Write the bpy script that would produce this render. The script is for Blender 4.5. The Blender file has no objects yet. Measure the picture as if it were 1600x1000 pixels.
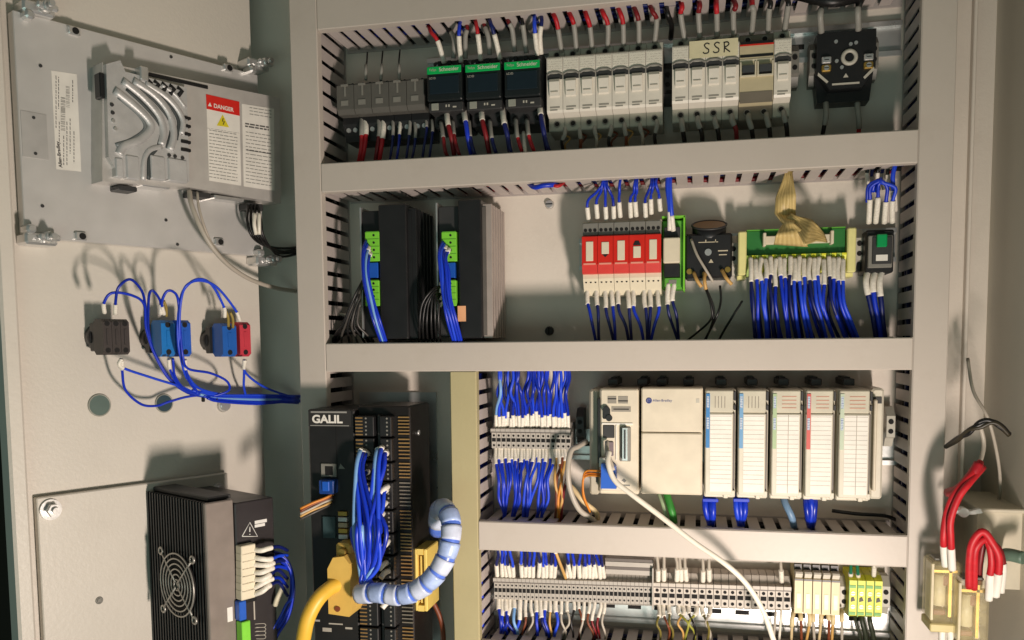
import bpy, math, random
from mathutils import Vector, Matrix
random.seed(7)
sc = bpy.context.scene
COL = sc.collection
# ------------------------------------------------------------------ camera
FPX, CX, CY = 1350.0, 801.6, 645.7
YAW, PIT, ROL = 0.211487, 0.0792788, -0.00982704
DF = 0.90                      # camera to duct covers
WD = 0.0823                    # depth of the wire ducts
CAMP = Vector((0.0, -(DF + WD), 1.3))
def _rot(y, p, r):
    Ry = Matrix(((math.cos(y), 0, math.sin(y)), (0, 1, 0), (-math.sin(y), 0, math.cos(y))))
    Rx = Matrix(((1, 0, 0), (0, math.cos(p), -math.sin(p)), (0, math.sin(p), math.cos(p))))
    Rz = Matrix(((math.cos(r), -math.sin(r), 0), (math.sin(r), math.cos(r), 0), (0, 0, 1)))
    return Rz @ Rx @ Ry
RC = _rot(YAW, PIT, ROL)
def _w(v): return Vector((v[0], v[2], -v[1]))
right, down, fwd = _w(RC[0]), _w(RC[1]), _w(RC[2])
cd = bpy.data.cameras.new('camera'); cam = bpy.data.objects.new('camera', cd); COL.objects.link(cam)
M = Matrix.Identity(4)
for i in range(3):
    M[i][0] = right[i]; M[i][1] = -down[i]; M[i][2] = -fwd[i]; M[i][3] = CAMP[i]
cam.matrix_world = M
cd.sensor_width = 36; cd.lens = 36 * FPX / 1600
cd.shift_x = (800 - CX) / 1600; cd.shift_y = (CY - 500) / 1600
cd.clip_start = 0.02; cd.clip_end = 50
sc.camera = cam
# ------------------------------------------------------------------ light
wd = bpy.data.worlds.new('World'); sc.world = wd; wd.use_nodes = True
bg = wd.node_tree.nodes['Background']; bg.inputs[0].default_value = (0.70, 1.0, 0.90, 1); bg.inputs[1].default_value = 0.095
ld = bpy.data.lights.new('work_lamp', 'AREA'); ld.shape = 'RECTANGLE'; ld.size = 0.065; ld.size_y = 0.12
ld.energy = 5.9; ld.color = (1.0, 0.85, 0.755); ld.spread = math.radians(150)
lamp = bpy.data.objects.new('work_lamp', ld); COL.objects.link(lamp)
lamp.location = (0.215, -0.66, 1.3 - 0.430)
lamp.rotation_euler = (Vector((-0.46, -0.12, 1.22)) - lamp.location).to_track_quat('-Z', 'Y').to_euler()
fl = bpy.data.lights.new('added_fill', 'AREA'); fl.shape = 'RECTANGLE'; fl.size = 0.9; fl.size_y = 0.5; fl.energy = 2.5; fl.color = (0.72, 1.0, 0.90)  # unseen soft fill, added to lift the shaded parts
fill = bpy.data.objects.new('added_fill', fl); COL.objects.link(fill); fill.location = (-0.1, -1.75, 0.75)
fill.rotation_euler = (Vector((-0.15, 0, 1.15)) - fill.location).to_track_quat('-Z', 'Y').to_euler()
sc.view_settings.view_transform = 'Standard'; sc.view_settings.look = 'None'
sc.view_settings.exposure = 0; sc.view_settings.gamma = 1

# ------------------------------------------------------------------ frames: local x right, y up, z out of the surface
def frame(o, x, y, z):
    m = Matrix.Identity(4)
    for i in range(3):
        m[i][0] = x[i]; m[i][1] = y[i]; m[i][2] = z[i]; m[i][3] = o[i]
    return m
UP = Vector((0, 0, 1))
CAB = frame(Vector((0, 0, 1.3)), Vector((1, 0, 0)), UP, Vector((0, -1, 0)))
DA = math.radians(28)
HINGE = Vector((-0.532, -0.030, 1.3))
DOOR = frame(HINGE, Vector((math.sin(DA), math.cos(DA), 0)), UP, Vector((math.cos(DA), -math.sin(DA), 0)))
RWX = 0.300
RW = frame(Vector((RWX, 0, 1.3)), Vector((0, -1, 0)), UP, Vector((-1, 0, 0)))
def ray(px, py):
    return right * ((px - CX) / FPX) + down * ((py - CY) / FPX) + fwd
def pix(F, px, py, w=0.0):
    n = Vector((F[0][2], F[1][2], F[2][2])); o = Vector((F[0][3], F[1][3], F[2][3])) + n * w
    d = ray(px, py); t = (o - CAMP).dot(n) / d.dot(n)
    p = F.inverted() @ (CAMP + d * t)
    return p.x, p.y
def P3(F, px, py, w):
    u, v = pix(F, px, py, w); return Vector((u, v, w))

# ------------------------------------------------------------------ materials
MATS = {}
def lin(c):
    c = c / 255.0
    return c / 12.92 if c <= 0.04045 else ((c + 0.055) / 1.055) ** 2.4
def mat(name, rgb, rough=0.5, metal=0.0, var=0.06, scale=60, bump=0.0, bscale=400, spec=0.5, alpha=1.0, trans=0.0, dirt=0.0):
    if name in MATS: return MATS[name]
    m = bpy.data.materials.new(name); m.use_nodes = True; nt = m.node_tree; N = nt.nodes; L = nt.links
    b = N['Principled BSDF']; c = [lin(x) for x in rgb]
    b.inputs['Roughness'].default_value = rough; b.inputs['Metallic'].default_value = metal
    b.inputs['Specular IOR Level'].default_value = spec; b.inputs['Alpha'].default_value = alpha
    b.inputs['Transmission Weight'].default_value = trans
    tc = N.new('ShaderNodeTexCoord')
    nz = N.new('ShaderNodeTexNoise'); nz.inputs['Scale'].default_value = scale; nz.inputs['Detail'].default_value = 5
    L.new(tc.outputs['Object'], nz.inputs['Vector'])
    mr = N.new('ShaderNodeMapRange'); mr.inputs[1].default_value = 0.3; mr.inputs[2].default_value = 0.7
    mr.inputs[3].default_value = 1 - var; mr.inputs[4].default_value = 1 + var
    L.new(nz.outputs['Fac'], mr.inputs[0])
    mx = N.new('ShaderNodeMix'); mx.data_type = 'RGBA'; mx.blend_type = 'MULTIPLY'; mx.inputs[0].default_value = 1
    mx.inputs[6].default_value = (*c, 1); L.new(mr.outputs[0], mx.inputs[7])
    out = mx.outputs[2]
    if dirt > 0:
        n2 = N.new('ShaderNodeTexNoise'); n2.inputs['Scale'].default_value = 14; n2.inputs['Detail'].default_value = 9; n2.inputs['Roughness'].default_value = 0.7
        L.new(tc.outputs['Object'], n2.inputs['Vector'])
        m2 = N.new('ShaderNodeMapRange'); m2.inputs[1].default_value = 0.52; m2.inputs[2].default_value = 0.75; m2.inputs[4].default_value = dirt
        L.new(n2.outputs['Fac'], m2.inputs[0])
        mx2 = N.new('ShaderNodeMix'); mx2.data_type = 'RGBA'; L.new(m2.outputs[0], mx2.inputs[0]); L.new(out, mx2.inputs[6])
        mx2.inputs[7].default_value = (c[0] * .55, c[1] * .5, c[2] * .42, 1); out = mx2.outputs[2]
    L.new(out, b.inputs['Base Color'])
    r2 = N.new('ShaderNodeMapRange'); r2.inputs[3].default_value = max(0.02, rough - 0.08); r2.inputs[4].default_value = min(1, rough + 0.08)
    L.new(nz.outputs['Fac'], r2.inputs[0]); L.new(r2.outputs[0], b.inputs['Roughness'])
    if bump > 0:
        n3 = N.new('ShaderNodeTexNoise'); n3.inputs['Scale'].default_value = bscale; n3.inputs['Detail'].default_value = 3
        L.new(tc.outputs['Object'], n3.inputs['Vector'])
        bp = N.new('ShaderNodeBump'); bp.inputs['Strength'].default_value = bump; bp.inputs['Distance'].default_value = 0.001
        L.new(n3.outputs['Fac'], bp.inputs['Height']); L.new(bp.outputs[0], b.inputs['Normal'])
    MATS[name] = m; return m
def printed(name, base, ink, sx=260, sy=900, rough=0.5, thr=0.5, gap=0.45):
    """label stock with lines of fine print too small to read"""
    if name in MATS: return MATS[name]
    m = mat(name, base, rough, var=0.03); nt = m.node_tree; N = nt.nodes; L = nt.links; b = N['Principled BSDF']
    src = b.inputs['Base Color'].links[0].from_socket
    tc = N.new('ShaderNodeTexCoord'); mp = N.new('ShaderNodeMapping'); mp.inputs['Scale'].default_value = (sx * 4, sy, 1)
    L.new(tc.outputs['Object'], mp.inputs[0])
    nz = N.new('ShaderNodeTexNoise'); nz.inputs['Scale'].default_value = 1; nz.inputs['Detail'].default_value = 1; L.new(mp.outputs[0], nz.inputs['Vector'])
    g1 = N.new('ShaderNodeMath'); g1.operation = 'GREATER_THAN'; g1.inputs[1].default_value = thr; L.new(nz.outputs['Fac'], g1.inputs[0])
    sp = N.new('ShaderNodeSeparateXYZ'); L.new(tc.outputs['Object'], sp.inputs[0])
    mu = N.new('ShaderNodeMath'); mu.operation = 'MULTIPLY'; mu.inputs[1].default_value = sy / 2.2; L.new(sp.outputs[1], mu.inputs[0])
    fr = N.new('ShaderNodeMath'); fr.operation = 'FRACT'; L.new(mu.outputs[0], fr.inputs[0])
    g2 = N.new('ShaderNodeMath'); g2.operation = 'GREATER_THAN'; g2.inputs[1].default_value = gap; L.new(fr.outputs[0], g2.inputs[0])
    a = N.new('ShaderNodeMath'); a.operation = 'MULTIPLY'; L.new(g1.outputs[0], a.inputs[0]); L.new(g2.outputs[0], a.inputs[1])
    s = N.new('ShaderNodeMath'); s.operation = 'MULTIPLY'; s.inputs[1].default_value = 0.7; L.new(a.outputs[0], s.inputs[0])
    mx = N.new('ShaderNodeMix'); mx.data_type = 'RGBA'; L.new(s.outputs[0], mx.inputs[0]); L.new(src, mx.inputs[6])
    mx.inputs[7].default_value = (*[lin(x) for x in ink], 1); L.new(mx.outputs[2], b.inputs['Base Color'])
    return m
paint = mat('cream_enamel', (212, 206, 194), 0.42, bump=0.26, bscale=260, var=0.03, scale=8, dirt=0.10)
panelm = mat('panel_enamel', (226, 217, 204), 0.45, bump=0.25, bscale=300, var=0.04, scale=9, dirt=0.12)
duct = mat('grey_duct_plastic', (196, 187, 176), 0.44, bump=0.10, bscale=160, var=0.05, scale=7, dirt=0.20)
ductf = mat('grey_duct_finger', (190, 180, 174), 0.5, var=0.05)
duct_olive = mat('olive_lit_duct_plastic', (178, 168, 128), 0.5, bump=0.1, bscale=300, var=0.05, scale=14, dirt=0.2)  # yellowish light on the narrow duct put into its cover colour
dark = mat('black_plastic', (28, 28, 29), 0.42)
dark2 = mat('charcoal_plastic', (52, 52, 52), 0.5)
hole = mat('dark_hole', (12, 11, 10), 0.8)
grey = mat('grey_plastic', (128, 126, 118), 0.5)
lgrey = mat('light_grey_plastic', (190, 186, 172), 0.45)
white = mat('white_plastic', (226, 220, 206), 0.4)
offw = mat('ivory_plastic', (222, 212, 186), 0.42, dirt=0.06)
steel = mat('zinc_steel', (222, 222, 220), 0.30, 0.75, var=0.08, scale=40, bump=0.05)
alu = mat('cast_aluminium', (204, 204, 202), 0.46, 0.45, var=0.10, scale=50, bump=0.25, bscale=500)
brass = mat('brass', (205, 170, 90), 0.35, 0.9)
red = mat('red_wire', (186, 24, 36), 0.5, var=.12, scale=200); dred = mat('dark_red_wire', (120, 16, 24), 0.45)
blue = mat('blue_wire', (18, 52, 190), 0.36); navy = mat('navy_wire', (14, 26, 92), 0.42)
lblue = mat('pale_blue_wire', (120, 165, 215), 0.4)
blackw = mat('black_wire', (20, 19, 19), 0.4)
whitew = mat('white_cable', (232, 226, 210), 0.4); greyw = mat('grey_cable', (178, 170, 156), 0.45)
tanw = mat('tan_wire', (200, 158, 92), 0.45); orangew = mat('orange_wire', (210, 130, 40), 0.45)
greenw = mat('green_wire', (60, 150, 60), 0.45); yellow = mat('yellow_cable', (226, 180, 62), 0.42); brownw = mat('brown_wire', (120, 62, 36), 0.5)
sleeve = mat('marker_sleeve', (232, 226, 212), 0.5, var=0.12, scale=500)
gsleeve = mat('shaded_marker_sleeve', (150, 148, 140), 0.5)  # grey stands for shadow on the pale sleeves
redp = mat('red_relay_plastic', (208, 36, 22), 0.38); greenp = mat('lime_connector', (126, 208, 60), 0.42)
pcb = mat('green_board', (48, 118, 56), 0.4); greens = mat('green_strip', (0, 176, 84), 0.4)
limy = mat('yellow_green_terminal', (224, 226, 52), 0.45); limg = mat('terminal_green', (96, 170, 60), 0.45)
cyanp = mat('blue_contact_plastic', (20, 116, 190), 0.4); blued = mat('blue_connector', (30, 90, 190), 0.4)
pinkp = mat('red_contact_plastic', (196, 60, 74), 0.4)
labelw = printed('fine_print_label', (232, 228, 216), (70, 66, 62), 260, 900)
labelb = mat('blank_label', (234, 230, 220), 0.5)
ink = mat('ink', (30, 28, 28), 0.6); ltext = mat('pale_lettering', (220, 218, 212), 0.5)
clear = mat('clear_polycarbonate', (236, 226, 190), 0.12, alpha=0.42)

# ------------------------------------------------------------------ geometry
class Geo:
    def __init__(s): s.v = []; s.f = []; s.m = []; s.cur = 0; s.sm = []
    def add(s, vs, fs, smooth=False):
        o = len(s.v); s.v += [tuple(x) for x in vs]
        for f in fs: s.f.append(tuple(i + o for i in f)); s.m.append(s.cur); s.sm.append(smooth)
        return s
    def mi(s, k): s.cur = k; return s
    def box(s, x0, y0, z0, x1, y1, z1, c=0.0):
        if c <= 0:
            vs = [(x0,y0,z0),(x1,y0,z0),(x1,y1,z0),(x0,y1,z0),(x0,y0,z1),(x1,y0,z1),(x1,y1,z1),(x0,y1,z1)]
            return s.add(vs, [(3,2,1,0),(4,5,6,7),(0,1,5,4),(1,2,6,5),(2,3,7,6),(3,0,4,7)])
        r = lambda x0, y0, x1, y1, z, k: [(x0+k,y0,z),(x1-k,y0,z),(x1,y0+k,z),(x1,y1-k,z),(x1-k,y1,z),(x0+k,y1,z),(x0,y1-k,z),(x0,y0+k,z)]
        vs = r(x0,y0,x1,y1,z0,c) + r(x0,y0,x1,y1,z1-c,c) + r(x0+c,y0+c,x1-c,y1-c,z1,c*0.5)
        fs = [tuple(range(7,-1,-1)), tuple(range(16,24))]
        for k in (0, 8):
            for i in range(8): j=(i+1)%8; fs.append((k+i,k+j,k+8+j,k+8+i))
        return s.add(vs, fs)
    def cyl(s, cx, cy, z0, z1, r, n=14, r1=None, ax='z'):
        r1 = r if r1 is None else r1; vs = []
        for z, q in ((z0, r), (z1, r1)):
            for i in range(n):
                a = 2*math.pi*i/n; x, y = q*math.cos(a), q*math.sin(a)
                vs.append((cx+x,cy+y,z) if ax=='z' else ((cx+x,z,cy+y) if ax=='y' else (z,cx+x,cy+y)))
        fs = [tuple(range(n-1,-1,-1)), tuple(range(n,2*n))]
        s.add(vs, fs); o = len(s.v) - 2*n
        for i in range(n):
            j=(i+1)%n; s.f.append((o+i,o+j,o+n+j,o+n+i)); s.m.append(s.cur); s.sm.append(True)
        return s
    def ring(s, cx, cy, z, R, r, n=24, k=6, ey=1.0):
        vs = []
        for i in range(n):
            a = 2*math.pi*i/n
            for j in range(k):
                b = 2*math.pi*j/k; q = R + r*math.cos(b)
                vs.append((cx+q*math.cos(a), cy+ey*q*math.sin(a), z + r*math.sin(b)))
        fs = [(i*k+j, ((i+1)%n)*k+j, ((i+1)%n)*k+(j+1)%k, i*k+(j+1)%k) for i in range(n) for j in range(k)]
        return s.add(vs, fs, True)
    def prism(s, poly, z0, z1):
        n = len(poly); vs = [(x,y,z0) for x,y in poly] + [(x,y,z1) for x,y in poly]
        fs = [tuple(range(n-1,-1,-1)), tuple(range(n,2*n))] + [(i,(i+1)%n,n+(i+1)%n,n+i) for i in range(n)]
        return s.add(vs, fs)
    def xprism(s, prof, x0, x1):
        """prof in (y,z), extruded along x"""
        n = len(prof); vs = [(x0,y,z) for y,z in prof] + [(x1,y,z) for y,z in prof]
        fs = [tuple(range(n)), tuple(range(2*n-1,n-1,-1))] + [(n+i,n+(i+1)%n,(i+1)%n,i) for i in range(n)]
        return s.add(vs, fs)
    def tube(s, pts, r, n=8, seg=5, flat=1.0, r_end=None):
        P = spline(pts, seg) if len(pts) > 2 and seg > 1 else [Vector(p) for p in pts]
        up = None; vs = []; m = len(P)
        for i, p in enumerate(P):
            t = (P[min(i+1,m-1)] - P[max(i-1,0)]).normalized()
            if up is None:
                up = Vector((0,0,1)) if abs(t.z) < 0.9 else Vector((1,0,0))
            a = t.cross(up)
            if a.length < 1e-5: a = t.cross(Vector((1,0,0)))
            a.normalize(); b = a.cross(t).normalized(); up = b
            q = r if r_end is None else r + (r_end - r) * i/(m-1)
            for k in range(n):
                th = 2*math.pi*k/n; vs.append(p + a*(q*math.cos(th)) + b*(q*flat*math.sin(th)))
        fs = [(i*n+k, i*n+(k+1)%n, (i+1)*n+(k+1)%n, (i+1)*n+k) for i in range(m-1) for k in range(n)]
        s.add(vs, fs, True); o = len(s.v) - len(vs)
        s.f.append(tuple(o+k for k in range(n-1,-1,-1))); s.m.append(s.cur); s.sm.append(False)
        s.f.append(tuple(o+(m-1)*n+k for k in range(n))); s.m.append(s.cur); s.sm.append(False)
        return s
    def mesh(s, name, mats):
        me = bpy.data.meshes.new(name); me.from_pydata(s.v, [], s.f)
        for x in (mats if isinstance(mats, (list, tuple)) else [mats]): me.materials.append(x)
        me.polygons.foreach_set('material_index', s.m); me.polygons.foreach_set('use_smooth', s.sm); me.update(); return me
def spline(pts, seg):
    P = [Vector(p) for p in pts]; P = [P[0]*2-P[1]] + P + [P[-1]*2-P[-2]]; out = []
    for i in range(1, len(P)-2):
        a,b,c,d = P[i-1:i+3]
        for k in range(seg):
            t = k/seg
            out.append(0.5*((2*b)+(c-a)*t+(2*a-5*b+4*c-d)*t*t+(3*b-a-3*c+d)*t**3))
    return out + [P[-2]]
def G(): return Geo()
def tagp(o, label=None, cat=None, group=None, kind=None):
    for k, v in (('label',label),('category',cat),('group',group),('kind',kind)):
        if v: o[k] = v
    return o
def place(o, F, u, v, w, rz=0.0):
    o.matrix_world = F @ Matrix.Translation((u, v, w)) @ Matrix.Rotation(rz, 4, 'Z')
def thing(name, label, cat, F, u, v, w=0.0, group=None, rz=0.0):
    o = bpy.data.objects.new(name, None); COL.objects.link(o); o.empty_display_size = 0.01
    place(o, F, u, v, w, rz); return tagp(o, label, cat, group)
def part(name, geo, m, parent, label=None, kind=None):
    me = geo if isinstance(geo, bpy.types.Mesh) else geo.mesh(name, m)
    o = bpy.data.objects.new(name, me); COL.objects.link(o); o.parent = parent
    return tagp(o, label, kind=kind)
def solo(name, geo, m, label, cat, F=CAB, u=0.0, v=0.0, w=0.0, group=None, kind=None, rz=0.0):
    me = geo if isinstance(geo, bpy.types.Mesh) else geo.mesh(name, m)
    o = bpy.data.objects.new(name, me); COL.objects.link(o); place(o, F, u, v, w, rz)
    return tagp(o, label, cat, group, kind)
def copy(root, u, v, w, label, F=CAB, rz=0.0, group=None):
    r = root.copy(); COL.objects.link(r); place(r, F, u, v, w, rz); r['label'] = label
    if group: r['group'] = group
    for ch in list(root.children):
        c = ch.copy(); COL.objects.link(c); c.parent = r
        for g in list(ch.children):
            d = g.copy(); COL.objects.link(d); d.parent = c
    return r
def text(body, size, m, parent, x, y, z, rz=0.0, sx=1.0, align='LEFT', name='lettering', bold=0.0, shear=0.0):
    cu = bpy.data.curves.new(name, 'FONT'); cu.body = body; cu.size = size; cu.align_x = align; cu.extrude = 0.00008
    cu.offset = bold; cu.shear = shear; cu.materials.append(m)
    tmp = bpy.data.objects.new(name, cu); COL.objects.link(tmp)
    me = bpy.data.meshes.new_from_object(tmp); bpy.data.objects.remove(tmp); me.name = name
    if not me.materials: me.materials.append(m)
    o = bpy.data.objects.new(name, me); COL.objects.link(o); o.parent = parent
    o.location = (x, y, z); o.rotation_euler = (0, 0, rz); o.scale = (sx, 1, 1); return o
ONES = 'zeroth first second third fourth fifth sixth seventh eighth ninth tenth eleventh twelfth thirteenth fourteenth fifteenth sixteenth seventeenth eighteenth nineteenth'.split()
TENS = {2: 'twenty', 3: 'thirty', 4: 'forty', 5: 'fifty'}
def nth(i):
    i += 1
    if i < 20: return ONES[i]
    t, o = divmod(i, 10)
    return (TENS[t][:-1] + 'ieth') if o == 0 else TENS[t] + '-' + ONES[o]
BLUES = [blue, blue, mat('bright_blue_wire', (30,70,212), .42), mat('deep_blue_wire', (14,42,160), .3)]; WR = random.Random(2)
MASS = {}; MASSM = []
JOIN = ('behind the front layer under the ribbon', 'thin tan wire crossing', 'under the long lower strip', 'looping thin wire under', 'under the ivory fuse', 'above the wide lower', 'above the long lower strip,', 'thin black wires curving', 'white jumper', 'black wire under the left drive', 'under the row of seven white breakers, ', 'black wire arching out')
def massadd(F, pts, r, m, n, seg):
    if m not in MASSM: MASSM.append(m)
    g = MASS.setdefault('g', Geo()); g.cur = MASSM.index(m); g.tube([F @ p for p in pts], r, n, seg)
def wire(label, F, pts, r, m, name='wire', cat='wire', group=None, s0=None, s1=None, sm=None, seg=5, n=8, sr=1.45):
    """pts: (px, py, w). s0/s1: length in metres of a marker sleeve at the start / end"""
    if m is blue: m = WR.choice(BLUES)
    P = [P3(F, *p) for p in pts]; o0 = P[0].copy()
    if s0: P[0] += Vector((WR.uniform(-.0007,.0007), WR.uniform(-.001,.001), 0))
    if s1: P[-1] += Vector((WR.uniform(-.0005,.0005), WR.uniform(-.0008,.0008), 0))
    for i in range(1, len(P)-1): P[i] += Vector((WR.uniform(-1,1), WR.uniform(-1,1), WR.uniform(-1,1))) * min(.0011, r*.6)
    L = [p - o0 for p in P]
    join = any(j in label for j in JOIN)
    if join: massadd(F, P, r, m, n, seg)
    else: o = solo(name, G().tube(L, r, n, seg), m, label, cat, F, o0.x, o0.y, o0.z, group)
    S = spline(L, 8) if len(L) > 2 else L
    for k, (ln, a) in enumerate(((s0, S), (s1, S[::-1]))):
        if not ln: continue
        ln *= WR.uniform(.86, 1.12)
        q = [a[0]]; d = 0
        for p in a[1:]:
            stp = (p - q[-1]).length
            if d + stp >= ln: q.append(q[-1] + (p - q[-1]) * ((ln-d)/stp)); break
            d += stp; q.append(p)
        if join: massadd(F, [p + o0 for p in q], r*sr, sm or sleeve, 8, 1)
        else: part('marker_sleeve', G().tube(q, r*sr, 8, 1), sm or sleeve, o)
    return None if join else o

def wfor(F, u, v, px):
    """height above a surface at which the point (u, v) is seen in column px"""
    best = (1e9, 0)
    for i in range(0, 300):
        w = i * 0.001; p = F @ Vector((u, v, w)) - CAMP; x = CX + FPX * p.dot(right) / p.dot(fwd)
        best = min(best, (abs(x - px), w))
    return best[1]
# ================================================================== SETTING
def structure(name, geo, m, F, u=0, v=0, w=0): 
    return solo(name, geo, m, None, None, F, u, v, w, kind='structure')
PE = pix(CAB, 1509, 500, 0)[0]
structure('mounting_panel', G().box(-0.462, -0.62, -0.003, PE, 0.62, 0.0).box(PE-.0036, -.62, 0, PE, .62, .010, .0008), panelm, CAB)
structure('back_wall', G().box(-0.62, -0.62, -0.032, 0.34, 0.62, -0.028), panelm, CAB)
structure('side_wall', G().box(-0.04, -0.62, -0.003, 0.62, 0.62, 0.0), mat('wall_enamel', (216, 210, 194), 0.5, bump=0.1, bscale=260, var=0.03, dirt=0.1, scale=7), RW)
structure('cabinet_roof', G().box(-0.60, 0.60, 0, 0.34, 0.61, 0.35), panelm, CAB)
structure('room_wall', G().box(-3, -1.5, -0.9, 3, 2, -0.85), mat('room_wall_paint', (46, 40, 30), 0.8), CAB)

# ------------------------------------------------------------------ wire ducts
PITCH, SLOT = 0.0165, 0.0052
def fing_mesh():
    g = G()
    g.box(-(PITCH-SLOT)/2, -0.0008, 0.006, (PITCH-SLOT)/2, 0.0008, WD-0.002)
    return g.mesh('finger', ductf)
FING = fing_mesh()
def wire_duct(label, u0, v0, u1, v1, sides, m=duct, off=0.0, inner=(), joined=()):
    """a slotted duct between two corners; sides: which walls get separate fingers"""
    vert = (v1-v0) > (u1-u0); L = (v1-v0) if vert else (u1-u0); T = (u1-u0) if vert else (v1-v0)
    cu, cv = (u0+u1)/2, (v0+v1)/2
    o = thing('wire_duct', label, 'wire duct', CAB, cu, cv, 0, 'slotted wire ducts framing the component rows')
    hx, hy = (T/2, L/2) if vert else (L/2, T/2)
    part('base', G().box(-hx+0.001, -hy, 0.0005, hx-0.001, hy, 0.0025), ductf, o)
    g = G()     # cover: a face with two short lips
    e = 0.0012
    g.box(-hx, -hy, WD-0.0018, hx, hy, WD, 0.0007)
    if vert:
        g.box(-hx-0.0004, -hy, WD-0.0105, -hx+0.001, hy, WD-0.0012); g.box(hx-0.001, -hy, WD-0.0105, hx+0.0004, hy, WD-0.0012)
    else:
        g.box(-hx, -hy-0.0004, WD-0.0105, hx, -hy+0.001, WD-0.0012); g.box(-hx, hy-0.001, WD-0.0105, hx, hy+0.0004, WD-0.0012)
    part('cover', g, m, o)
    n = int(L / PITCH)
    for sgn in (-1, 1):
        if sgn in sides:
            for i in range(n):
                a = -L/2 + off + (i+0.5)*PITCH
                if a > L/2 - PITCH*0.3: break
                f = bpy.data.objects.new('finger', FING); COL.objects.link(f); f.parent = o
                d = sgn*(T/2-0.0018)
                f.matrix_local = (Matrix.Translation((d, a, 0)) @ Matrix.Rotation(math.pi/2, 4, 'Z')) if vert else Matrix.Translation((a, d, 0))
        else:
            g = G()
            for i in range(n):
                a = -L/2 + off + (i+0.5)*PITCH; q = (PITCH-SLOT)/2; d = sgn*(T/2-0.0018)
                if vert: g.box(d-0.0008, a-q, 0.006, d+0.0008, a+q, WD-0.002)
                else: g.box(a-q, d-0.0008, 0.006, a+q, d+0.0008, WD-0.002)
            part('far_side_fingers', g, ductf, o, kind='stuff')
    if inner:
        g = G()
        for k in range(26):
            a, z = random.uniform(-T/2+0.006, T/2-0.006), random.uniform(0.006, WD-0.012)
            g.mi(random.randrange(len(inner)))
            pts = []
            for j in range(9):
                t = -L/2+0.004 + (L-0.008)*j/8; aa = a + random.uniform(-.003,.003); zz = z + random.uniform(-.004,.004)
                pts.append((aa, t, zz) if vert else (t, aa, zz))
            g.tube(pts, 0.0026, 5, 2)
        part('wire_run', g, list(inner), o, kind='stuff')
    return o
X = dict(Lo=-.438, Li=-.4065, Ri=.2033, Ro=.2339, Ci=-.2336, Cl=-.2625)
Z = dict(m1t=.1996, m1b=.1689, m2t=.0029, m2b=-.0278, m3t=-.1918, m3b=-.2227, tt=.3418, b5t=-.3262)
IN = (blackw, blackw, dred, navy, hole)
wire_duct('left vertical duct with a plain grey cover beside the open door', X['Lo'], -0.45, X['Li'], 0.62, (1,), inner=(blackw, hole, hole), off=0.004)
wire_duct('right vertical duct with a wide grey cover beside the cabinet side wall', X['Ri'], -0.45, X['Ro'], 0.62, (-1,), inner=(navy, navy, blackw, hole), off=0.007)
wire_duct('top horizontal duct above the breakers and contactors', X['Li']+.0006, Z['tt'], X['Ri']-.0006, Z['tt']+0.038, (-1,), inner=IN, off=0.004)
wire_duct('horizontal duct under the breakers and above the red relays', X['Li']+.0006, Z['m1b'], X['Ri']-.0006, Z['m1t'], (-1,), inner=(blackw, dred, red, navy, hole))
wire_duct('horizontal duct under the red relays and above the ivory controller rack', X['Li']+.0006, Z['m2b'], X['Ri']-.0006, Z['m2t'], (1,), inner=IN)
wire_duct('short horizontal duct crossed by the white cable, under the ivory controller rack', X['Ci']+.0006, Z['m3b'], X['Ri']-.0006, Z['m3t'], (1,), inner=(navy, blackw, hole, hole), off=0.003)
wire_duct('narrow vertical duct, cover tinted by olive light, right of the spiral wrapped hose', X['Cl'], -0.45, X['Ci'], Z['m2b']-.0006, (1,), m=duct_olive, inner=(navy, blue, blackw), off=0.002)
wire_duct('lowest horizontal duct below the terminal strips', X['Ci']+.0006, Z['b5t']-0.031, X['Ri']-.0006, Z['b5t'], (1,), inner=(navy, blackw, hole), off=0.006)

# ------------------------------------------------------------------ DIN rails
def rail(label, px0, px1, py, w0=0.0):
    u0, v = pix(CAB, px0, py, 0.006); u1, _ = pix(CAB, px1, py, 0.006)
    g = G(); L = u1-u0; h = 0.0175
    prof = [(-h,0.005),(-h,0.0075),(-h+.005,0.0075),(-h+.005,0.0015),(h-.005,0.0015),(h-.005,0.0075),(h,0.0075),(h,0.005),(h-.0035,0.005),(h-.0035,0.0003),(-h+.0035,0.0003),(-h+.0035,0.005)]
    g.xprism(prof, -L/2, L/2)
    g.mi(1)
    for i in range(int(L/0.03)):
        a = -L/2 + 0.015 + i*0.03; g.box(a-0.0075, -0.0026, 0.0015, a+0.0075, 0.0026, 0.0018)
    solo('mounting_rail', g, [steel, hole], label, 'rail', CAB, (u0+u1)/2, v, w0, 'slotted steel mounting rails')
    return v
rail('slotted steel rail carrying the breakers and the black socket', 668, 1408, 117)
rail('slotted steel rail carrying the red relays and the ribbon board', 905, 1400, 398)
rail('short steel rail behind the grey terminals and the ivory controller rack', 772, 1402, 692)
rail('steel rail behind the long grey terminal strips and green earth terminals', 772, 1398, 938)
solo('panel_screw', G().cyl(0,0,0,0.004,0.0055,12,0.004).mi(1).box(-.004,-.0006,.004,.004,.0006,.0043), [steel, hole], 'round screw high on the cream back panel beside the right drive', 'screw', CAB, *pix(CAB,858,319,0.002))
solo('panel_screw', G().cyl(0,0,0,0.004,0.0055,12,0.004).mi(1).box(-.0006,-.004,.004,.0006,.004,.0043), [dark2, hole], 'dark screw low on the back panel right of the drives', 'screw', CAB, *pix(CAB,858,517,0.002))

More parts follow.
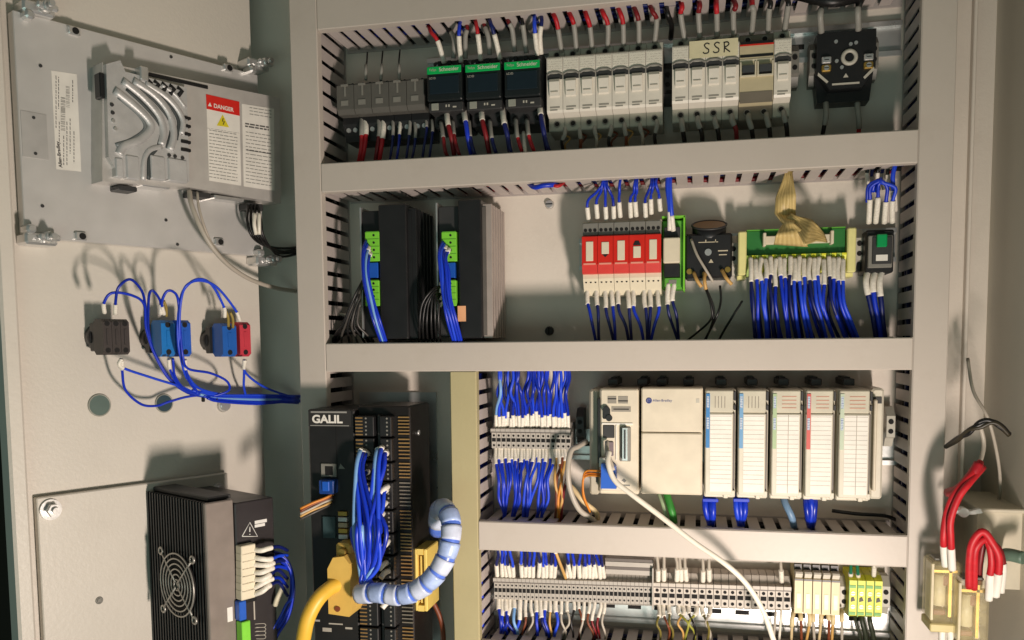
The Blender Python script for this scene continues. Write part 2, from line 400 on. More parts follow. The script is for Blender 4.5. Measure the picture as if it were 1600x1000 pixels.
# ================================================================== ROW 1
# --- grey relays
def slim_relay(W, label):
    o = thing('slim_relay', label, 'relay', CAB, 0, 0, 0, 'dark grey relays at the left end of the top row')
    a = W/2 - 0.0003
    part('socket', G().xprism([(-.036,.004),(-.036,.036),(-.018,.044),(.026,.044),(.026,.004)], -a, a), dark, o)
    part('housing', G().xprism([(-.011,.030),(-.011,.056),(-.006,.060),(.020,.060),(.0215,.056),(.0215,.030)], -a, a), mat('relay_grey', (92,90,84), 0.45), o)
    part('retaining_clip', G().box(-.004,.0185,.0605,.004,.0205,.0625).box(-.001,.008,.0601,.001,.019,.0608), grey, o)
    part('window', G().box(-.005,-.002,.0601,.0035,.0035,.0609), mat('relay_window', (130,128,120), 0.3), o)
    for x in (-.004, .004):
        part('terminal_screw', G().cyl(x,-.0245,.040,.0432,.0026,10), steel, o)
        part('terminal_screw', G().cyl(x,.0235,.044,.0475,.0022,10), dark2, o)
    return o
uL, _ = pix(CAB, 527, 150, .058); uR, _ = pix(CAB, 664, 150, .058)
Wp = (uR-uL)/5
_, vr = pix(CAB, 595, 152, .058)
r0 = None
for i in range(5):
    lab = '%s small dark grey relay from the left duct, beside the green-striped contactors' % nth(i)
    if i == 4: lab = 'small dark grey relay touching the first green-striped contactor'
    u = uL + Wp*(i+.5)
    if r0 is None: r0 = slim_relay(Wp, lab); place(r0, CAB, u, vr-.005, 0)
    else: copy(r0, u, vr-.005, 0, lab)
# --- contactors
def contactor(label):
    o = thing('contactor', label, 'contactor', CAB, 0, 0, 0, 'green-striped contactors in the top row')
    a = .0193
    part('base', G().box(-a,-.036,.004,a,.036,.046,.0015), dark2, o)
    part('front_block', G().box(-a,-.013,.046,a,.0235,.070,.0012), mat('contactor_face', (26,31,32), 0.35), o)
    part('green_stripe', G().box(-a+.0004,.0150,.0702,a-.0004,.0225,.0712,.0004), greens, o)
    part('face_panel', G().box(-a+.003,-.006,.0702,a-.003,.0125,.0712,.0005), mat('contactor_panel', (24,36,44), 0.25), o)
    f = part('terminal_cover', G().box(-a,-.0235,.046,a,-.0133,.066,.001), dark2, o)
    part('tile', G().box(-a+.0035,-.0218,.0661,-a+.0115,-.0145,.0675,.0004), mat('tile_grey', (150,152,140), 0.4), o)
    part('terminal_mark', G().box(.000,-.019,.0662,.0015,-.0165,.0665).box(.003,-.019,.0662,.0045,-.0165,.0665).box(.008,-.020,.0662,.012,-.0185,.0665), lgrey, o)
    for i in range(3):
        x = -.0125 + .0125*i
        part('terminal', G().cyl(x,-.0295,.046,.0468,.0034,12), hole, o)
        part('terminal_screw', G().cyl(x,.0290,.046,.0485,.0036,12,.003).mi(1).box(x-.0025,.0287,.0485,x+.0025,.0293,.0488), [steel, hole], o)
    for x in (-.011, 0, .011):
        part('lug', G().box(x-.0022,.0300,.0464,x+.0022,.0350,.0500,.0005), dark, o)
    text('Schneider', .0055, white, o, .0165, .0172, .0714, align='RIGHT')
    text('TeSys', .0035, lgrey, o, -.0165, .0180, .0714)
    text('LC1D', .003, lgrey, o, -.0165, .0095, .0714)
    return o
for i, (x0, x1, y) in enumerate(((667,725,139),(727,785,136),(787,847,132))):
    u, v = pix(CAB, (x0+x1)/2, y, .066)
    lab = ['first green-striped black contactor, beside the dark grey relays', 'middle of the three green-striped black contactors', 'green-striped black contactor right beside the white breakers'][i]
    o = contactor(lab) if i == 0 else copy(c0, u, v, 0, lab)
    if i == 0: c0 = o
    place(o, CAB, u, v, 0)
# --- breakers
def breaker(W, label, poles=1, kind='white', group='slim white breakers in the top row'):
    o = thing('circuit_breaker', label, 'breaker', CAB, 0, 0, 0, group)
    a = W*poles/2 - .0002
    hm = white if kind == 'white' else mat('brown_grey_breaker', (120,112,98), 0.5)
    tm = mat('breaker_terminal_grey', (176,174,160), 0.5) if kind == 'white' else hm
    part('housing', G().xprism([(-.0425,.004),(-.0425,.0435),(-.0415,.0445),(-.0295,.0445),(.0320,.0445),(.0415,.0445),(.0425,.0435),(.0425,.004)], -a, a), tm, o)
    part('front', G().xprism([(-.0290,.0445),(-.0262,.0560),(-.0235,.0575),(.0300,.0575),(.0315,.0560),(.0315,.0445)], -a, a), hm if kind == 'white' else mat('tan_breaker_front', (196,184,150), 0.45), o)
    for k in range(poles):
        x = -a + W*(k+.5)
        if kind == 'white':
            part('toggle_slot', G().box(x-W*.47,.0078,.0576,x+W*.47,.0135,.0579), dark2, o)
            part('slot_arch', G().tube([(x-W*.46,.0130,.0580),(x-W*.2,.0150,.0582),(x+W*.2,.0150,.0582),(x+W*.46,.0130,.0580)], .0011, 6, 4), grey, o)
            part('toggle', G().xprism([(-.0105,.0570),(-.0095,.0600),(.0045,.0625),(.0078,.0600),(.0082,.0570)], x-W*.31, x+W*.31), white, o)
            part('rating_label', G().box(x-W*.44,.0180,.0576,x+W*.44,.0292,.0579), printed('breaker_print', (226,222,206), (188,182,168), 200, 900), o)
            part('rating_print', G().box(x-W*.30,-.0215,.0576,x+W*.30,-.0200,.0579).box(x-W*.30,-.0240,.0570,x+W*.15,-.0230,.0580), mat('print_grey', (150,146,136), .6), o)
            part('switch_print', G().box(x-W*.22,-.0060,.0612,x+W*.22,-.0052,.0618), mat('print_pale', (186,180,166), .6), o)
        else:
            part('toggle', G().xprism([(-.001,.0570),(0,.0620),(.0065,.0640),(.0085,.0570)], x-W*.34, x+W*.34), dark, o)
            part('toggle_frame', G().box(x-W*.47,-.002,.0576,x-W*.39,.011,.0600).box(x+W*.39,-.002,.0576,x+W*.47,.011,.0600).box(x-W*.47,-.0035,.0576,x+W*.47,-.002,.0600), offw, o)
        for y in (-.0350, .0370):
            sc_ = part('terminal', G().ring(x, y, .0447, .0030, .0006, 14, 5), grey, o)
            part('screw', G().cyl(x, y, .0440, .0448, .0028, 12), hole, sc_)
    if kind != 'white':
        part('red_line', G().box(-a,.0272,.0576,a,.0286,.0582), redp, o)
        part('dark_band', G().box(-a+.0004,.0160,.0576,a-.0004,.0185,.0581).box(-a+.0004,.0290,.0570,a-.0004,.0312,.0580), dark, o)
        part('label_strip', G().box(-a+.0003,.0120,.0576,a-.0003,.0140,.0582), offw, o)
        part('lower_band', G().box(-a+.0005,-.0285,.0560,a-.0005,-.0180,.0581), mat('brown_grey_breaker', (120,112,98), 0.5), o)
    return o
wb = .0582
def bgroup(x0, x1, ya, yb, n, names, k0=None):
    out = []; uL, vL = pix(CAB, x0, ya, wb); uR, vR = pix(CAB, x1, yb, wb); Wb = (uR-uL)/n; v = (vL+vR)/2
    for i in range(n):
        u = uL + Wb*(i+.5)
        o = breaker(Wb, names[i]) if i == 0 and k0 is None else copy(k0 or out[0], u, v, 0, names[i])
        place(o, CAB, u, v, 0); out.append(o)
    return out, v, Wb
BR1, vb1, Wb1 = bgroup(854, 1035, 137, 124, 7, ['%s white breaker of the row of seven, counted from the green-striped contactors' % nth(i) for i in range(7)])
BR2, vb2, Wb2 = bgroup(1050, 1155, 121, 113, 4, ['white breaker at the left end under the yellowed SSR tape', 'white breaker under the first letters of the SSR tape', 'white breaker under the last letter of the SSR tape', 'white breaker with the SSR tape end, beside the tan two-pole breaker'], None)
ud, vd = pix(CAB, 1182, 114, wb); tan = breaker(Wb2, 'two-pole tan breaker with black toggles and a red line', 2, 'tan', 'breakers right of the SSR tape'); place(tan, CAB, ud, vd, 0)
us, vs_ = pix(CAB, 1223, 109, wb); copy(BR2[0], us, vs_, 0, 'single white breaker at the right end, beyond the tan two-pole breaker')
# tape with handwriting
u0, _ = pix(CAB, 1077, 87, .0584); u1, vt = pix(CAB, 1153, 84, .0584)
tp = thing('paper_tape', 'yellowed paper tape across three breakers with SSR handwritten in black', 'label', CAB, (u0+u1)/2, vb2+.0255, .0584)
hw = (u1-u0)/2
part('tape', G().box(-hw,-.0085,0,hw,.0085,.0003), mat('yellowed_tape', (222,214,176), .55, dirt=.3), tp)
def stroke(pts, par, r=.00062): part('pen_stroke', G().tube([(x,y,.0006) for x,y in pts], r, 5, 4, 0.5), ink, par)
for k, x in enumerate((-.0095, .0005)):
    stroke([(x+.0055,.0042),(x+.003,.0054),(x+.0005,.0036),(x+.0022,.0008),(x+.0048,-.0012),(x+.0042,-.004),(x+.001,-.0046),(x-.0008,-.0034)], tp)
stroke([(.0105,.0046),(.0108,0),(.0106,-.005)], tp); stroke([(.0098,.0046),(.0135,.0050),(.0152,.0030),(.0130,.0008),(.0108,.0002),(.0130,-.0022),(.0162,-.0048)], tp)
# --- end clamps
def end_clamp(label, px, py, w=.0, s=1.0, m=grey):
    u, v = pix(CAB, px, py, .028)
    o = thing('end_clamp', label, 'clamp', CAB, u, v, w, 'small end clamps on the rails')
    part('body', G().xprism([(-.021*s,.004),(-.021*s,.016),(-.012*s,.022),(-.010*s,.028),(.012*s,.028),(.021*s,.018),(.021*s,.004)], -.0042*s, .0042*s), m, o)
    part('screw', G().cyl(0,.006*s,.028,.0292,.0026*s,10), hole, o); part('screw', G().cyl(0,-.004*s,.028,.0285,.0026*s,10), hole, o)
    return o
end_clamp('grey end clamp just left of the octal socket in the top row', 1272, 97)
end_clamp('grey end clamp against the last white breaker', 1242, 99)
end_clamp('grey end clamp just right of the octal socket in the top row', 1366, 86)
end_clamp('grey end clamp between the two groups of white breakers', 1043, 126, m=dark2)
# --- octal socket with ring
def octal(label, px, py, w, ring_px, wid, hgt, depth, cat='relay socket'):
    u, v = pix(CAB, px, py, depth)
    o = thing('relay_socket', label, cat, CAB, u, v, 0)
    a, b = wid/2, hgt/2
    part('body', G().prism([(-a,-b*.35),(-a*.55,-b),(a*.55,-b),(a,-b*.35),(a,b),(-a,b)], .004, depth), dark, o)
    return o, a, b
so, a, b = octal('black octagonal relay socket with a pale centre ring, right end of the top row', 1322, 93, 0, None, .056, .056, .040)
part('lower_step', G().prism([(-a*.9,-b*1.35),(a*.9,-b*1.35),(a*1.02,-b*.3),(-a*1.02,-b*.3)], .004, .026), dark, so)
part('centre_ring', G().ring(.003,.002,.0405,.0062,.0021,22,8), lgrey, so)
part('key_pin', G().cyl(.003,.002,.040,.0415,.0036,16), dark, so)
for (x, y) in ((-.019,.000),(-.019,-.008),(.021,.000),(.021,-.008)):
    p_ = part('terminal_plate', G().box(x-.0045,y-.003,.0400,x+.0045,y+.0035,.0435,.0008), brass if y < -.005 else steel, so)
    part('screw', G().cyl(x, y, .0435, .0448, .0025, 10).mi(1).box(x-.0022,y-.0004,.0448,x+.0022,y+.0004,.0450), [steel, hole], p_)
for (x, y) in ((-.010,.018),(.004,.0145),(.009,.0155),(-.009,-.001),(-.004,-.0075)):
    part('terminal_screw', G().cyl(x,y,.0400,.0415,.0018,10), steel, so)
part('edge_highlight_strip', G().box(-.013,-.0245,.0402,.013,-.0228,.0410), lgrey, so)
part('corner_strip', G().prism([(-.027,-.014),(-.018,-.0222),(-.0165,-.0205),(-.0265,-.011)], .0402, .0410), lgrey, so)
part('corner_strip', G().prism([(.027,-.012),(.0262,-.009),(.0165,-.0185),(.018,-.0205)], .0402, .0410), lgrey, so)
part('arrow_mark', G().prism([(-.0025,-.0175),(.0025,-.0175),(0,-.0135)], .0402, .0406), lgrey, so)
# --- top row wires above the devices
T1 = [  # (colour, pts, sleeve material, description)
 (blackw, [(574,82,.02),(574,96,.03),(571,106,.046),(571,126,.048)], gsleeve, 'thin black wire into the second dark grey relay'),
 (blackw, [(598,80,.02),(597,96,.03),(596,106,.046),(595,126,.048)], gsleeve, 'thin black wire into the third dark grey relay'),
 (blackw, [(625,78,.02),(624,94,.03),(624,104,.046),(624,126,.048)], gsleeve, 'thin black wire into the fourth dark grey relay'),
 (red, [(668,34,.05),(674,48,.066),(684,66,.064),(694,98,.052)], sleeve, 'red wire bending down into the first contactor, left side'),
 (blackw, [(692,32,.05),(703,50,.05),(709,64,.052),(708,92,.048)], gsleeve, 'dark wire into the middle of the first contactor'),
 (blue, [(722,26,.05),(717,40,.070),(718,64,.066),(720,97,.052)], sleeve, 'blue looped wire into the first contactor, right side'),
 (dred, [(724,28,.05),(729,42,.054),(727,58,.054),(727,92,.048)], gsleeve, 'dark red wire behind the blue loop at the first contactor'),
 (red, [(740,24,.05),(743,38,.070),(748,62,.066),(751,95,.052)], sleeve, 'red wire bending into the middle contactor, left side'),
 (dred, [(752,26,.05),(758,44,.054),(763,58,.054),(765,86,.048)], gsleeve, 'dark red wire into the centre of the middle contactor'),
 (navy, [(762,22,.05),(768,36,.070),(775,60,.066),(781,92,.052)], sleeve, 'navy wire bending into the middle contactor, right side'),
 (dred, [(788,20,.05),(794,34,.062),(799,48,.058),(804,82,.048)], gsleeve, 'dark red wire into the last contactor, left side'),
 (blackw, [(812,18,.05),(816,32,.062),(819,46,.058),(822,82,.048)], gsleeve, 'black wire into the centre of the last contactor'),
 (blue, [(836,16,.05),(836,30,.070),(837,54,.066),(840,86,.052)], sleeve, 'blue wire bending into the last contactor, right side'),
 (navy, [(843,16,.05),(846,32,.064),(844,54,.060),(846,84,.050)], sleeve, 'navy wire beside the blue one at the last contactor'),
]
for c, p, sm_, d in T1: wire(d, CAB, p, .0010 if p[0][0] < 640 else .0021, c, group='wires entering the top row from above', s1=.026 if p[0][0] > 640 else .020, sm=sm_, sr=1.3 if p[0][0] > 640 else 1.9)
for i in range(7):
    x0 = 862+25.4*i; x1 = 877+24.3*i; y0 = 18-2.0*i; y1 = 82-2.6*i
    wire('%s wire, %s, over the row of seven white breakers' % ('red' if i < 5 else 'dark red', nth(i)), CAB, [(x0,y0,.060),(x0+5,y0+12,.066),(x0+10,y0+26,.060),(x1,y1,.044)], .0024, red if i < 5 else dred, group='wires entering the top row from above', s1=.026, sm=gsleeve, sr=1.15)
for i, (x0, x1, c) in enumerate(((1064,1070,red),(1092,1093,dred),(1119,1120,red),(1146,1147,dred),(1175,1174,red),(1201,1201,blackw),(1228,1226,blackw),(1255,1264,red))):
    if i == 7: continue
    wire('%s wire dropping onto the %s pole right of the breaker gap' % ({'red_wire':'red','dark_red_wire':'dark red','black_wire':'black'}[c.name], nth(i)), CAB, [(x0,2-i,.060),(x0+2,12-i,.066),(x0+1,24-i,.060),(x1,62-2.4*i,.044)], .0026, c, group='wires entering the top row from above', s1=.028, sm=gsleeve, sr=1.12)
wire('black wire in the gap between the two groups of breakers', CAB, [(1040,6,.05),(1044,22,.06),(1048,40,.04),(1048,60,.02)], .0028, blackw)
wire('black cable with a grey end above the octal socket', CAB, [(1250,-8,.05),(1300,2,.06),(1345,-6,.05)], .006, blackw)
wire('pale sleeve wire on the left above the octal socket', CAB, [(1284,8,.05),(1283,24,.052),(1284,50,.04)], .0022, blackw, s1=.022, sm=gsleeve)
wire('pale sleeve wire on the right above the octal socket', CAB, [(1340,4,.05),(1341,20,.052),(1341,46,.04)], .0022, blackw, s1=.022, sm=gsleeve)
# --- top row wires below the devices
B1 = []
for i, (x, c, lo) in enumerate(((566,red,0),(571,red,0),(592,dred,0),(598,red,0),(614,navy,0),(625,blue,0),(640,navy,0),(648,navy,0),(665,navy,0),(676,navy,0))):
    wire('%s wire under the dark grey relays, %s from the left' % ({'red_wire':'red','dark_red_wire':'dark red','navy_wire':'navy','blue_wire':'blue'}[c.name], nth(i)), CAB,
         [(x,184+(i%2)*4,.040),(x+1,205,.046),(x-2,228,.046),(x-6,256,.040)], .0024 if c in (red, dred) else .0015, c, group='wires leaving the top row downwards', s0=.022 if i < 8 else .015, sm=sleeve if i in (1,3,5) else gsleeve, sr=1.3)
for i, (x, y, c, s_) in enumerate(((690,190,dred,gsleeve),(697,168,dred,sleeve),(708,190,dred,gsleeve),(724,168,blue,sleeve),(733,190,navy,gsleeve),(752,166,dred,sleeve),(766,188,navy,gsleeve),(784,166,navy,sleeve),(789,188,navy,gsleeve),(806,186,red,gsleeve),(824,186,red,gsleeve),(843,158,navy,sleeve),(848,180,navy,gsleeve),(795,212,whitew,sleeve),(818,208,whitew,sleeve))):
    wire('%s wire hanging under the contactors, %s from the left' % ({'red_wire':'red','dark_red_wire':'dark red','navy_wire':'navy','blue_wire':'blue','white_cable':'white'}[c.name], nth(i)), CAB,
         [(x,y,.050),(x+3,y+26,.062),(x+8,y+48,.062),(x+14,252-(x-690)*.05,.050)], .0026 if y < 170 else .0020, c, group='wires leaving the top row downwards', s0=.024, sm=s_, sr=1.15)
for i in range(7):
    x = 880+23.9*i; y = 194-1.9*i
    wire('grey sleeved wire under the row of seven white breakers, %s from the left' % nth(i), CAB, [(x,y-4,.036),(x+2,y+14,.046),(x-2+4*(i%3),y+30,.044),(x+2,y+50,.034)], .0018, [blackw,brownw,greyw][i%3], group='wires leaving the top row downwards', s0=.024, sm=gsleeve, sr=1.3)
for i in range(6):
    x = 886+24.3*i; y = 196-1.9*i
    wire('thin tan wire crossing behind the sleeves under the seven breakers, %s from the left' % nth(i), CAB, [(x,y,.03),(x-6,y+12,.036),(x+5,y+20,.030),(x-3,y+32,.03),(x+1,y+48,.02)], .0011, [tanw,brownw][i%2], group='wires leaving the top row downwards')
for i in range(7):
    x = 1064+26.6*i; y = 182-2.0*i
    wire('grey sleeved wire under the SSR breakers and their neighbours, %s from the left' % nth(i), CAB, [(x,y-4,.036),(x+1,y+12,.046),(x+5,y+28,.044),(x+7,y+50,.034)], .0024, [blackw,dred][i==3], group='wires leaving the top row downwards', s0=.025, sm=gsleeve, sr=1.2)
wire('black wire with grey sleeve leaving the octal socket on the left', CAB, [(1291,162,.028),(1289,180,.032),(1286,200,.03),(1282,225,.02)], .0022, blackw, s0=.024, sm=gsleeve, sr=1.3)
wire('red wire with grey sleeve leaving the octal socket on the right', CAB, [(1340,160,.028),(1343,180,.032),(1342,195,.03),(1340,225,.02)], .0022, red, s0=.024, sm=gsleeve, sr=1.3)

# ================================================================== ROW 2
def wrow(name, n, f, **k):
    for i in range(n): f(i)
# --- black servo drives
def drive(label, xe, xp0, xp1, xh1, xb, yt, yb_, second):
    uf0, vt_ = pix(CAB, xp0, yt+12, .070); uf1, vb_ = pix(CAB, xp1, yb_, .070)
    ug, vt2 = pix(CAB, xh1, yt, .080)
    o = thing('servo_drive', label, 'drive', CAB, uf0, 0, 0, 'pair of black servo drives on the left of the second row')
    w1 = uf1-uf0; w2 = ug-uf0
    part('mounting_plate', G().box(-.0028,vb_,.001,-.0012,vt_+.004,.071), steel, o)
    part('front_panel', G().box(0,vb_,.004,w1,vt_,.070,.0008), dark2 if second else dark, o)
    part('housing', G().box(w1+.0002,vb_-.002,.004,w2,vt2,.080,.001), dark, o)
    fm = mat('lit_heat_sink_fin', (178,166,158), 0.42, 0.3) if second else dark  # light put into the fin colour: pale on the lit drive, black on the shaded
    for k in range(6):
        z = .010 + .0115*k
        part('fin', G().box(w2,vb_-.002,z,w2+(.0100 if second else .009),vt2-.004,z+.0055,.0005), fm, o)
    g = G().box(w2-.0002,vb_+.001,.008,w2+.004,vt2-.007,.074); part('fin_core', g, dark if not second else mat('lit_fin_core', (110,104,98), .5, .3), o)
    return o, vt_, vb_, w1, w2
d1, *_a = drive('black servo drive beside the left duct, its side in shadow', 560, 566, 600, 634, 668, 318, 527, False)
d2, *_b = drive('black servo drive with pale lit cooling fins on its right side', 680, 685, 722, 751, 780, 311, 526, True)
def green_plug(par, label_, u, v, wd_, n, h, cat=None):
    g = G().box(-wd_/2,-h/2,0,wd_/2,h/2,.010,.0006)
    p = part('green_plug', g, greenp, par); p.location = (u, v, .070)
    for i in range(n):
        y = h/2 - h/n*(i+.5)
        part('plug_screw', G().cyl(wd_*.12, y, .0100, .0104, .0013, 8).mi(1).box(-wd_*.42, y+h/n*.46, .0098, wd_*.48, y+h/n*.54, .0103), [hole, mat('lime_shade', (84,150,44), .5)], p)
    return p
for d, xs in ((d1, 581), (d2, 701)):
    ox = d.matrix_world.translation.x
    for ya, yb2, n in ((362,408,4),(438,478,4)):
        u, va = pix(CAB, xs, ya, .080); _, vb3 = pix(CAB, xs, yb2, .080)
        green_plug(d, '', u-ox, (va+vb3)/2, .0165, n, va-vb3)
    u, va = pix(CAB, xs+1, 410, .078); _, vb3 = pix(CAB, xs+1, 434, .078)
    part('blue_socket', G().box(u-ox-.005,vb3,.070,u-ox+.006,va,.0775,.0006), blued, d)
u, va = pix(CAB, 721, 478, .0815); part('orange_sticker', G().box(u-d2.matrix_world.translation.x-.0045,va-.0165,.0802,u-d2.matrix_world.translation.x+.0045,va,.0806), mat('peach_sticker', (236,176,130), .5), d2)
for k in range(5):
    wire('blue wire of the left drive plug, %s from the left' % nth(k), CAB, [(572+2*k,376+5*k,.082),(567+2*k,394+3*k,.094),(568+2*k,430,.098),(574+2.5*k,470,.096),(586+2*k,505,.092),(599+2*k,545,.07)], .0016, blue if k != 2 else lblue, group='blue wires leaving the drive plugs', s0=.007 if k > 1 else None)
    wire('blue wire of the right drive plug, %s from the left' % nth(k), CAB, [(692+2.5*k,378+3*k,.082),(686+3*k,394+3*k,.094),(688+3.5*k,425,.098),(692+3*k,465,.098),(700+3*k,500,.094),(712+3*k,545,.07)], .0017, blue, group='blue wires leaving the drive plugs', s0=.007 if k > 1 else None)
for k in range(4):
    wire('white jumper on the right drive lower plug, %s from the top' % nth(k), CAB, [(696,438+11*k,.082),(690,441+11*k,.086),(688,446+11*k,.084)], .0014, whitew)
for k in range(6):
    wire('black wire arching out of the right drive, %s from the left' % nth(k), CAB, [(690-k,446+4*k,.080),(676+k,454+2*k,.092),(660+5*k,476,.094),(655+6*k,510,.088),(656+7*k,545,.06)], .0013, blackw, group='thin black wires curving down from the drives')
    wire('black wire under the left drive plug, %s from the left' % nth(k), CAB, [(568-k,436+5*k,.080),(558+k,456+4*k,.088),(545+3*k,486,.085),(534+5*k,508,.08),(524+10*k,524,.07),(520+14*k,545,.05)], .0013, [blackw,mat('dark_grey_wire',(70,66,62),.4)][k%2], group='thin black wires curving down from the drives')
wire('black bundle lying in the lower left corner of the drive row', CAB, [(512,548,.05),(530,524,.06),(552,514,.06),(570,522,.05),(585,545,.03)], .0045, blackw)
wire('grey cable sagging behind the left duct toward the drives', CAB, [(500,470,.03),(520,486,.035),(545,490,.04),(566,476,.045)], .0016, greyw)

# --- red relay modules
def red_module(W, label, style):
    o = thing('relay_module', label, 'relay', CAB, 0, 0, 0, 'five red relay modules in the second row')
    a = W/2 - .0002
    part('base', G().xprism([(-.0385,.004),(-.0385,.040),(-.021,.052),(.0235,.052),(.0395,.046),(.0395,.004)], -a, a), offw, o)
    part('grey_terminals', G().box(-a,.0245,.0495,a,.0375,.0535,.0004), grey, o)
    part('red_cover', G().xprism([(-.0165,.052),(-.0160,.0575),(-.0065,.0600),(.0225,.0600),(.0235,.058),(.0235,.052)], -a, a), redp, o)
    if style == 0: part('pale_window', G().box(-a*.48,-.0030,.0602,a*.48,.0175,.0608,.0004), offw, o)
    elif style == 1:
        part('pale_window', G().box(-a*.48,.0040,.0602,a*.48,.0165,.0610,.0004), offw, o)
        part('dark_notch', G().prism([(-a*.4,.0035),(a*.4,.0035),(0,.0005)], .0602, .0606), dark, o)
    else:
        part('pale_window', G().box(-a*.48,-.0010,.0602,a*.48,.0110,.0610,.0004), offw, o)
        part('dark_notch', G().prism([(-a*.5,.0120),(a*.5,.0120),(a*.25,.0165),(-a*.25,.0165)], .0602, .0606), dark, o)
    part('print_line', G().box(-a*.8,-.0070,.0600,a*.8,-.0052,.0604), mat('pale_red_print', (230,150,130), .5), o)
    for x in (-a*.62, 0, a*.62):
        part('top_hole', G().cyl(x,.0300,.0535,.0539,.0019,10), hole, o)
        part('lower_hole', G().cyl(x,-.0245,.0490,.0500,.0011,8), hole, o)
    return o
u0, v0 = pix(CAB, 909, 404, .060); u1, v1 = pix(CAB, 1033, 400, .060); Wm = (u1-u0)/5; vm = (v0+v1)/2
styles = [0,1,0,2,0]; names = ['leftmost red relay module, full pale window','red relay module with a short window and notch below it','middle red relay module, full pale window','red relay module with a dark notch above its window','rightmost red relay module, beside the green-framed relay']
for i in range(5):
    o = red_module(Wm, names[i], styles[i]); place(o, CAB, u0+Wm*(i+.5), vm, 0)
# --- green framed relay
ug, vg = pix(CAB, 1051, 396, .055)
o = thing('relay_module', 'ivory relay on a green base between red modules and black socket', 'relay', CAB, ug, vg, 0)
part('green_base', G().box(-.0115,-.036,.004,.0125,.036,.040,.001), limg, o)
part('edge_frame', G().box(.0105,-.038,.004,.0125,.040,.046,.0004).box(-.0115,.038,.004,.0125,.040,.046), greenp, o)
part('relay_case', G().box(-.0095,-.010,.040,.0075,.016,.060,.001), offw, o)
part('upper_terminal', G().box(-.0090,.017,.040,.0075,.028,.050,.0006), dark2, o)
part('lower_terminal', G().box(-.0090,-.024,.040,.0075,-.0105,.052,.0006), dark, o)
part('release_lever', G().box(-.0085,-.034,.040,.0085,-.0245,.050,.0008), limg, o)
part('lever_slot', G().box(-.004,-.031,.050,.004,-.027,.0504), grey, o)
for k in range(2):
    wire('blue wire dropping into the ivory relay, %s' % ('left' if k == 0 else 'right'), CAB, [(1044+3*k,274,.060),(1043+5*k,294,.062),(1045+5*k,328,.060),(1047+5*k,360,.050)], .0024, blue, s1=.018, sm=sleeve, sr=1.1, group='blue wires into the ivory relay')
    wire('navy wire looping down from the ivory relay, %s' % ('left' if k == 0 else 'right'), CAB, [(1044+9*k,442,.048),(1043+8*k,468,.05),(1045+12*k,492,.048),(1058+2*k,530,.03),(1062,550,.02)], .0016, navy, s0=.020, sr=1.7, group='navy wires under the ivory relay')
# --- wires over/under red modules
for i, (xt, xb_, yb3) in enumerate(((944,918,322),(944,933,320),(946,946,322),(949,959,320),(970,968,318),(994,985,318),(996,993,316),(1018,1008,318),(1022,1017,312),(1026,1030,308))):
    wire('blue wire splaying down to the red modules, %s from the left' % nth(i), CAB, [(xt,276,.066),(xt-2,288,.070),((xt+xb_)/2,300,.066),(xb_,yb3-6,.056),(xb_+1,yb3+22,.046)], .0015, blue, group='blue wires above the red modules', s1=.016, sr=1.7)
for i, (x, xe_) in enumerate(((918,934),(932,936),(944,962),(955,962),(966,984),(981,988),(990,1008),(1006,1012),(1014,1012),(1027,1014))):
    wire('dark blue wire hanging under the red modules, %s from the left' % nth(i), CAB, [(x,450,.040),(x+1,470,.046),(x+2,486,.048),((x+xe_)/2+2,512,.046),(xe_,548,.03)], .0017, navy if i % 3 else blue, group='blue wires under the red modules', s0=.0215, sr=1.5)
# --- small socket with brass contact, black wires
ub, vb_ = pix(CAB, 1108, 392, .045)
o = thing('relay_socket', 'small black round-topped socket with three tan wires, centre of second row', 'relay socket', CAB, ub, vb_, 0)
part('body', G().box(-.0245,-.028,.004,.0235,.018,.046,.002), dark, o)
part('shoulder', G().box(-.031,-.025,.004,-.0245,.015,.030,.001), dark2, o)
RX = Matrix.Translation((0,.0225,.031)) @ Matrix.Rotation(math.radians(22),4,'X')
for nm, g_, m_ in (('drum', G().cyl(0,0,-.012,.006,.0175,26,ax='y'), dark), ('drum_rim', G().tube([(.0178*math.cos(t*math.pi/12),.0062,.0178*math.sin(t*math.pi/12)) for t in range(25)], .0011, 6, 1), dark2), ('drum_top', G().cyl(0,0,.006,.0064,.0165,26,ax='y'), mat('tan_disc', (150,112,70), .5))):
    me_ = g_.mesh(nm, m_); me_.transform(RX); part(nm, me_, None, o)
part('centre_screw', G().cyl(-.001,-.0015,.046,.0475,.0036,12), steel, o)
part('printed_mark', G().box(-.011,.0085,.0461,.009,.0093,.0464).box(-.004,.0093,.0461,-.003,.0115,.0464).box(.006,.0085,.0461,.0068,.0115,.0464).box(.009,-.001,.0461,.019,.0002,.0464).box(.010,-.005,.0461,.018,-.004,.0464).prism([(-.0005,-.0125),(.0045,-.0125),(.002,-.0085)],.0461,.0464), mat('cream_print', (196,186,160), .6), o)
for x, y in ((-.020,-.021),(-.004,-.024),(.019,-.020)): part('terminal_screw', G().cyl(x,y,.046,.0472,.003,10), brass, o)
for k, (a_, b_) in enumerate((((1084,426),(1096,448)),((1101,426),(1103,452)),((1128,422),(1143,444)))):
    wire('tan wire end on the small black socket, %s from the left' % nth(k), CAB, [(a_[0],a_[1],.05),((a_[0]+b_[0])/2,(a_[1]+b_[1])/2,.056),(b_[0],b_[1],.054)], .0019, tanw)
